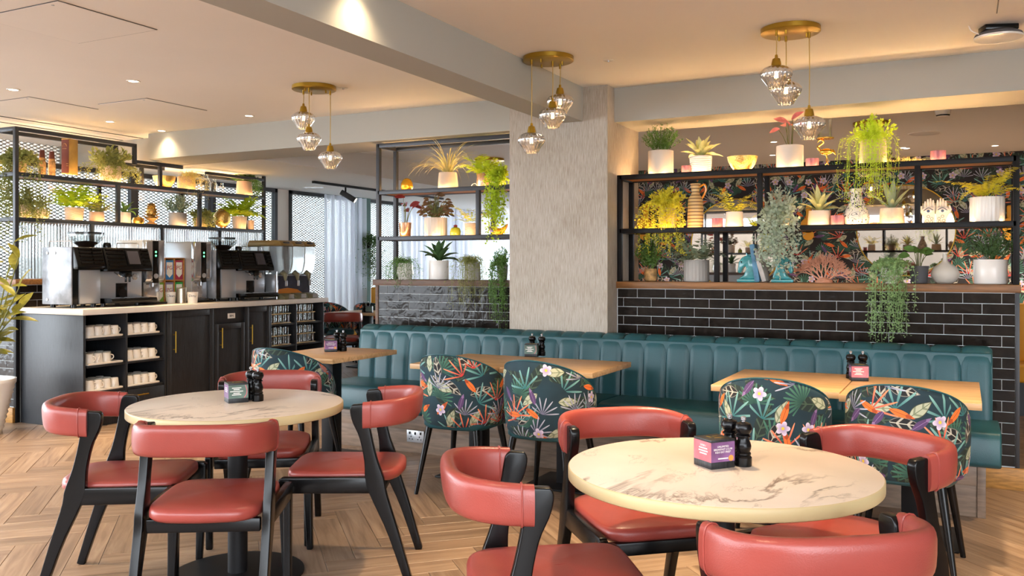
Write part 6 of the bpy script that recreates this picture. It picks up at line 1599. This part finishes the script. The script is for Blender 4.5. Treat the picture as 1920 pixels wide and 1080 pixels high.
# sprinkler heads, smoke detector, speaker, access point, hatches
for px, py, lab in ((644, 165, 'sprinkler cover plate beside the left pendants'), (1141, 113, 'sprinkler cover plate near the column')):
    q = at_z(px, py, ZC); t = thing('sprinkler_plate', lab, 'sprinkler', q, 0, 'sprinkler plates')
    MB().lathe([(0.03, -0.003), (0.034, -0.001), (0.034, 0)], 24).build('plate', G['white_ceramic'], t); MB().cyl((0, 0, -0.012), 0.006, 0.01, 8).build('head', G['steel'], t)
q = at_z(1768, 214, ZC - 0.03); t = thing('smoke_detector', 'white smoke detector on the back room ceiling', 'detector', (q.x, q.y, ZC))
MB().lathe([(0.03, -0.055), (0.045, -0.05), (0.06, -0.02), (0.062, 0)], 28).build('housing', G['white_ceramic'], t); MB().lathe([(0.047, -0.047), (0.055, -0.038)], 28, cap0=False, cap1=False).build('vent_band', G['black_plastic'], t)
q = at_z(1733, 250, ZC); t = thing('ceiling_speaker', 'flat round white speaker on the back room ceiling', 'speaker', (q.x, q.y, ZC))
MB().lathe([(0.13, -0.006), (0.14, -0.004), (0.14, 0)], 32).build('grille', G['white_ceramic'], t); MB().lathe([(0.14, -0.005), (0.15, -0.003), (0.15, 0)], 32, cap0=False).build('rim', G['paper_white'], t)
q = at_z(590, 351, ZB); t = thing('ceiling_speaker', 'flat round white speaker on the lowered ceiling by the windows', 'speaker', (q.x, q.y, ZB))
MB().lathe([(0.13, -0.006), (0.14, -0.004), (0.14, 0)], 32).build('grille', G['white_ceramic'], t); MB().lathe([(0.14, -0.005), (0.15, -0.003), (0.15, 0)], 32, cap0=False).build('rim', G['paper_white'], t)
q = at_z(1872, 66, ZC - 0.05); t = thing('wifi_access_point', 'white disc shaped access point on a black bracket under the ceiling', 'access point', (q.x, q.y, ZC), math.radians(20))
MB().span(-0.085, 0.085, -0.05, 0.05, -0.028, 0).build('bracket', G['black_plastic'], t, bevel=0.003)
MB().lathe([(0.085, -0.029), (0.115, -0.045), (0.12, -0.058)], 40).build('back_shell', G['dark_pot'], t); MB().lathe([(0.12, -0.0585), (0.118, -0.068), (0.08, -0.074), (0, -0.075)], 40).build('front_cover', G['white_ceramic'], t)
MB().tube(smooth_path([(-0.11, -0.03, -0.05), (-0.15, -0.03, -0.03), (-0.16, -0.02, 0)], 8), 0.003, 6).build('cable', G['paper_white'], t)
def hatch(x0, x1, y0, y1, lab):
    t = thing('ceiling_hatch', lab, 'hatch', ((x0 + x1) / 2, (y0 + y1) / 2, ZC), 0, 'ceiling access hatches')
    w, d = (x1 - x0) / 2, (y1 - y0) / 2
    MB().span(-w, w, -d, d, -0.004, -0.0005).build('panel', G['ceiling_paint'], t, smooth=False)
    b = MB(); g = 0.006
    b.span(-w - g, w + g, -d - g, -d, -0.0025, -0.0005).span(-w - g, w + g, d, d + g, -0.0025, -0.0005).span(-w - g, -w, -d, d, -0.0025, -0.0005).span(w, w + g, -d, d, -0.0025, -0.0005)
    b.build('frame_gap', G['grey_steel'], t, smooth=False)
    MB().cyl((w * 0.75, -d * 0.9, -0.006), 0.008, 0.004, 10).build('latch', G['steel'], t)
hatch(-4.60, -3.96, 2.84, 3.43, 'large square ceiling hatch at the top left corner')
hatch(-6.19, -5.64, 4.80, 5.40, 'ceiling hatch between the downlights above the counter')
hatch(-6.95, -6.40, 4.35, 4.95, 'ceiling hatch above the corner of the counter shelving')
hatch(0.152, 0.75, 4.6, 5.18, 'ceiling hatch above the access point')
# track with spotlight on the lowered ceiling
a, b_ = at_z(587, 342, ZB - 0.02), at_z(720, 358, ZB - 0.02)
t = thing('track_light', 'black ceiling track with one cylindrical spotlight before the far windows', 'track light', (a.x, (a.y + 11.5) / 2, ZB))
rel(MB().span(a.x - 0.018, a.x + 0.018, a.y, 11.6, ZB - 0.03, ZB - 0.0005), t).build('track', G['black_metal'], t)
q = at_x(648, 352, a.x)
rel(MB().tube([(a.x, q.y, ZB - 0.03), (a.x, q.y, ZB - 0.10)], 0.012, 10), t).build('stem', G['black_metal'], t)
h0, h1 = Vector((a.x - 0.05, q.y - 0.03, ZB - 0.09)), Vector((a.x + 0.11, q.y + 0.06, ZB - 0.20))
rel(MB().tube([h0, h1], 0.036, 18), t).build('spot_head', G['grey_steel'], t)
rel(MB().tube([h1, h1 + (h1 - h0) * 0.02], 0.03, 18), t).build('spot_lens', G['spot_lens'], t)

# ------------------------------------------------------------------ beyond the right half wall
def mirror(px, py, r, lab):
    q = at_y(px, py, YP - 0.03); s = mpp(q) * r; t = thing('round_mirror', lab, 'mirror', (q.x, YP - 0.003, q.z), 0, 'round wall mirrors')
    MB().lathe([(s, 0), (s, 0.012), (0, 0.012)], 64).build('glass', G['mirror'], t, rot=(math.radians(90), 0, 0)); MB().lathe([(s, 0), (s + 0.012, 0), (s + 0.012, 0.02), (s, 0.02)], 64, cap0=False, cap1=False).build('frame', G['brass'], t, rot=(math.radians(90), 0, 0))
mirror(1697, 432, 84, 'round mirror on the wallpaper behind the glossy green plant'); mirror(1379, 458, 84, 'round mirror on the wallpaper behind the teal bookends')
for px, lab in ((1517, 'mustard wall lamp of two discs behind the agave pot'), (1893, 'mustard wall lamp of two discs behind the large yellow fern'), (1212, 'mustard wall lamp of two discs behind the cascading fern')):
    q = at_y(px, 425, YP); s = mpp(q); t = thing('wall_lamp', lab, 'wall lamp', (q.x, YP - 0.001, q.z), 0, 'mustard wall lamps')
    MB().span(-5 * s, 5 * s, -0.05, 0, -8 * s, 40 * s).build('bar', G['mustard_fabric'], t, bevel=0.02)
    MB().lathe([(14 * s, 0), (14 * s, 0.02), (0, 0.02)], 28).build('disc', G['mustard_fabric'], t, loc=(0, -0.05, 2 * s), rot=(math.radians(90), 0, 0))
    MB().lathe([(10 * s, 0), (10 * s, 0.02), (0, 0.02)], 28).build('disc', G['mustard_fabric'], t, loc=(0, -0.05, -16 * s), rot=(math.radians(90), 0, 0))
def bench(x0, x1, y0, y1, lab, rz=0, h=0.95, w=1.2, loc=(0, 0, 0)):
    t = thing('mustard_bench', lab, 'bench', loc, rz)
    n = int(w / 0.16)
    for k in range(n):
        MB().span(-w / 2 + k * w / n + 0.002, -w / 2 + (k + 1) * w / n - 0.002, 0.0, 0.12, 0.45, h).build('back_channel', G['mustard_fabric'], t, bevel=0.025, seg=3)
    MB().span(-w / 2, w / 2, -0.45, 0.0, 0.3, 0.46).build('seat', G['mustard_fabric'], t, bevel=0.03, seg=3)
    MB().span(-w / 2, w / 2, -0.40, 0.1, 0.0, 0.299).build('plinth', G['black_wood'], t)
bench(0, 0, 0, 0, 'mustard channelled bench far beyond the counter end', rz=math.radians(0), w=0.66, h=1.03, loc=(-7.78, 11.06, 0))
bench(0, 0, 0, 0, 'mustard channelled bench beyond the tiled wall edge', rz=math.radians(0), w=3.0, h=1.0, loc=(1.9, 9.6, 0))
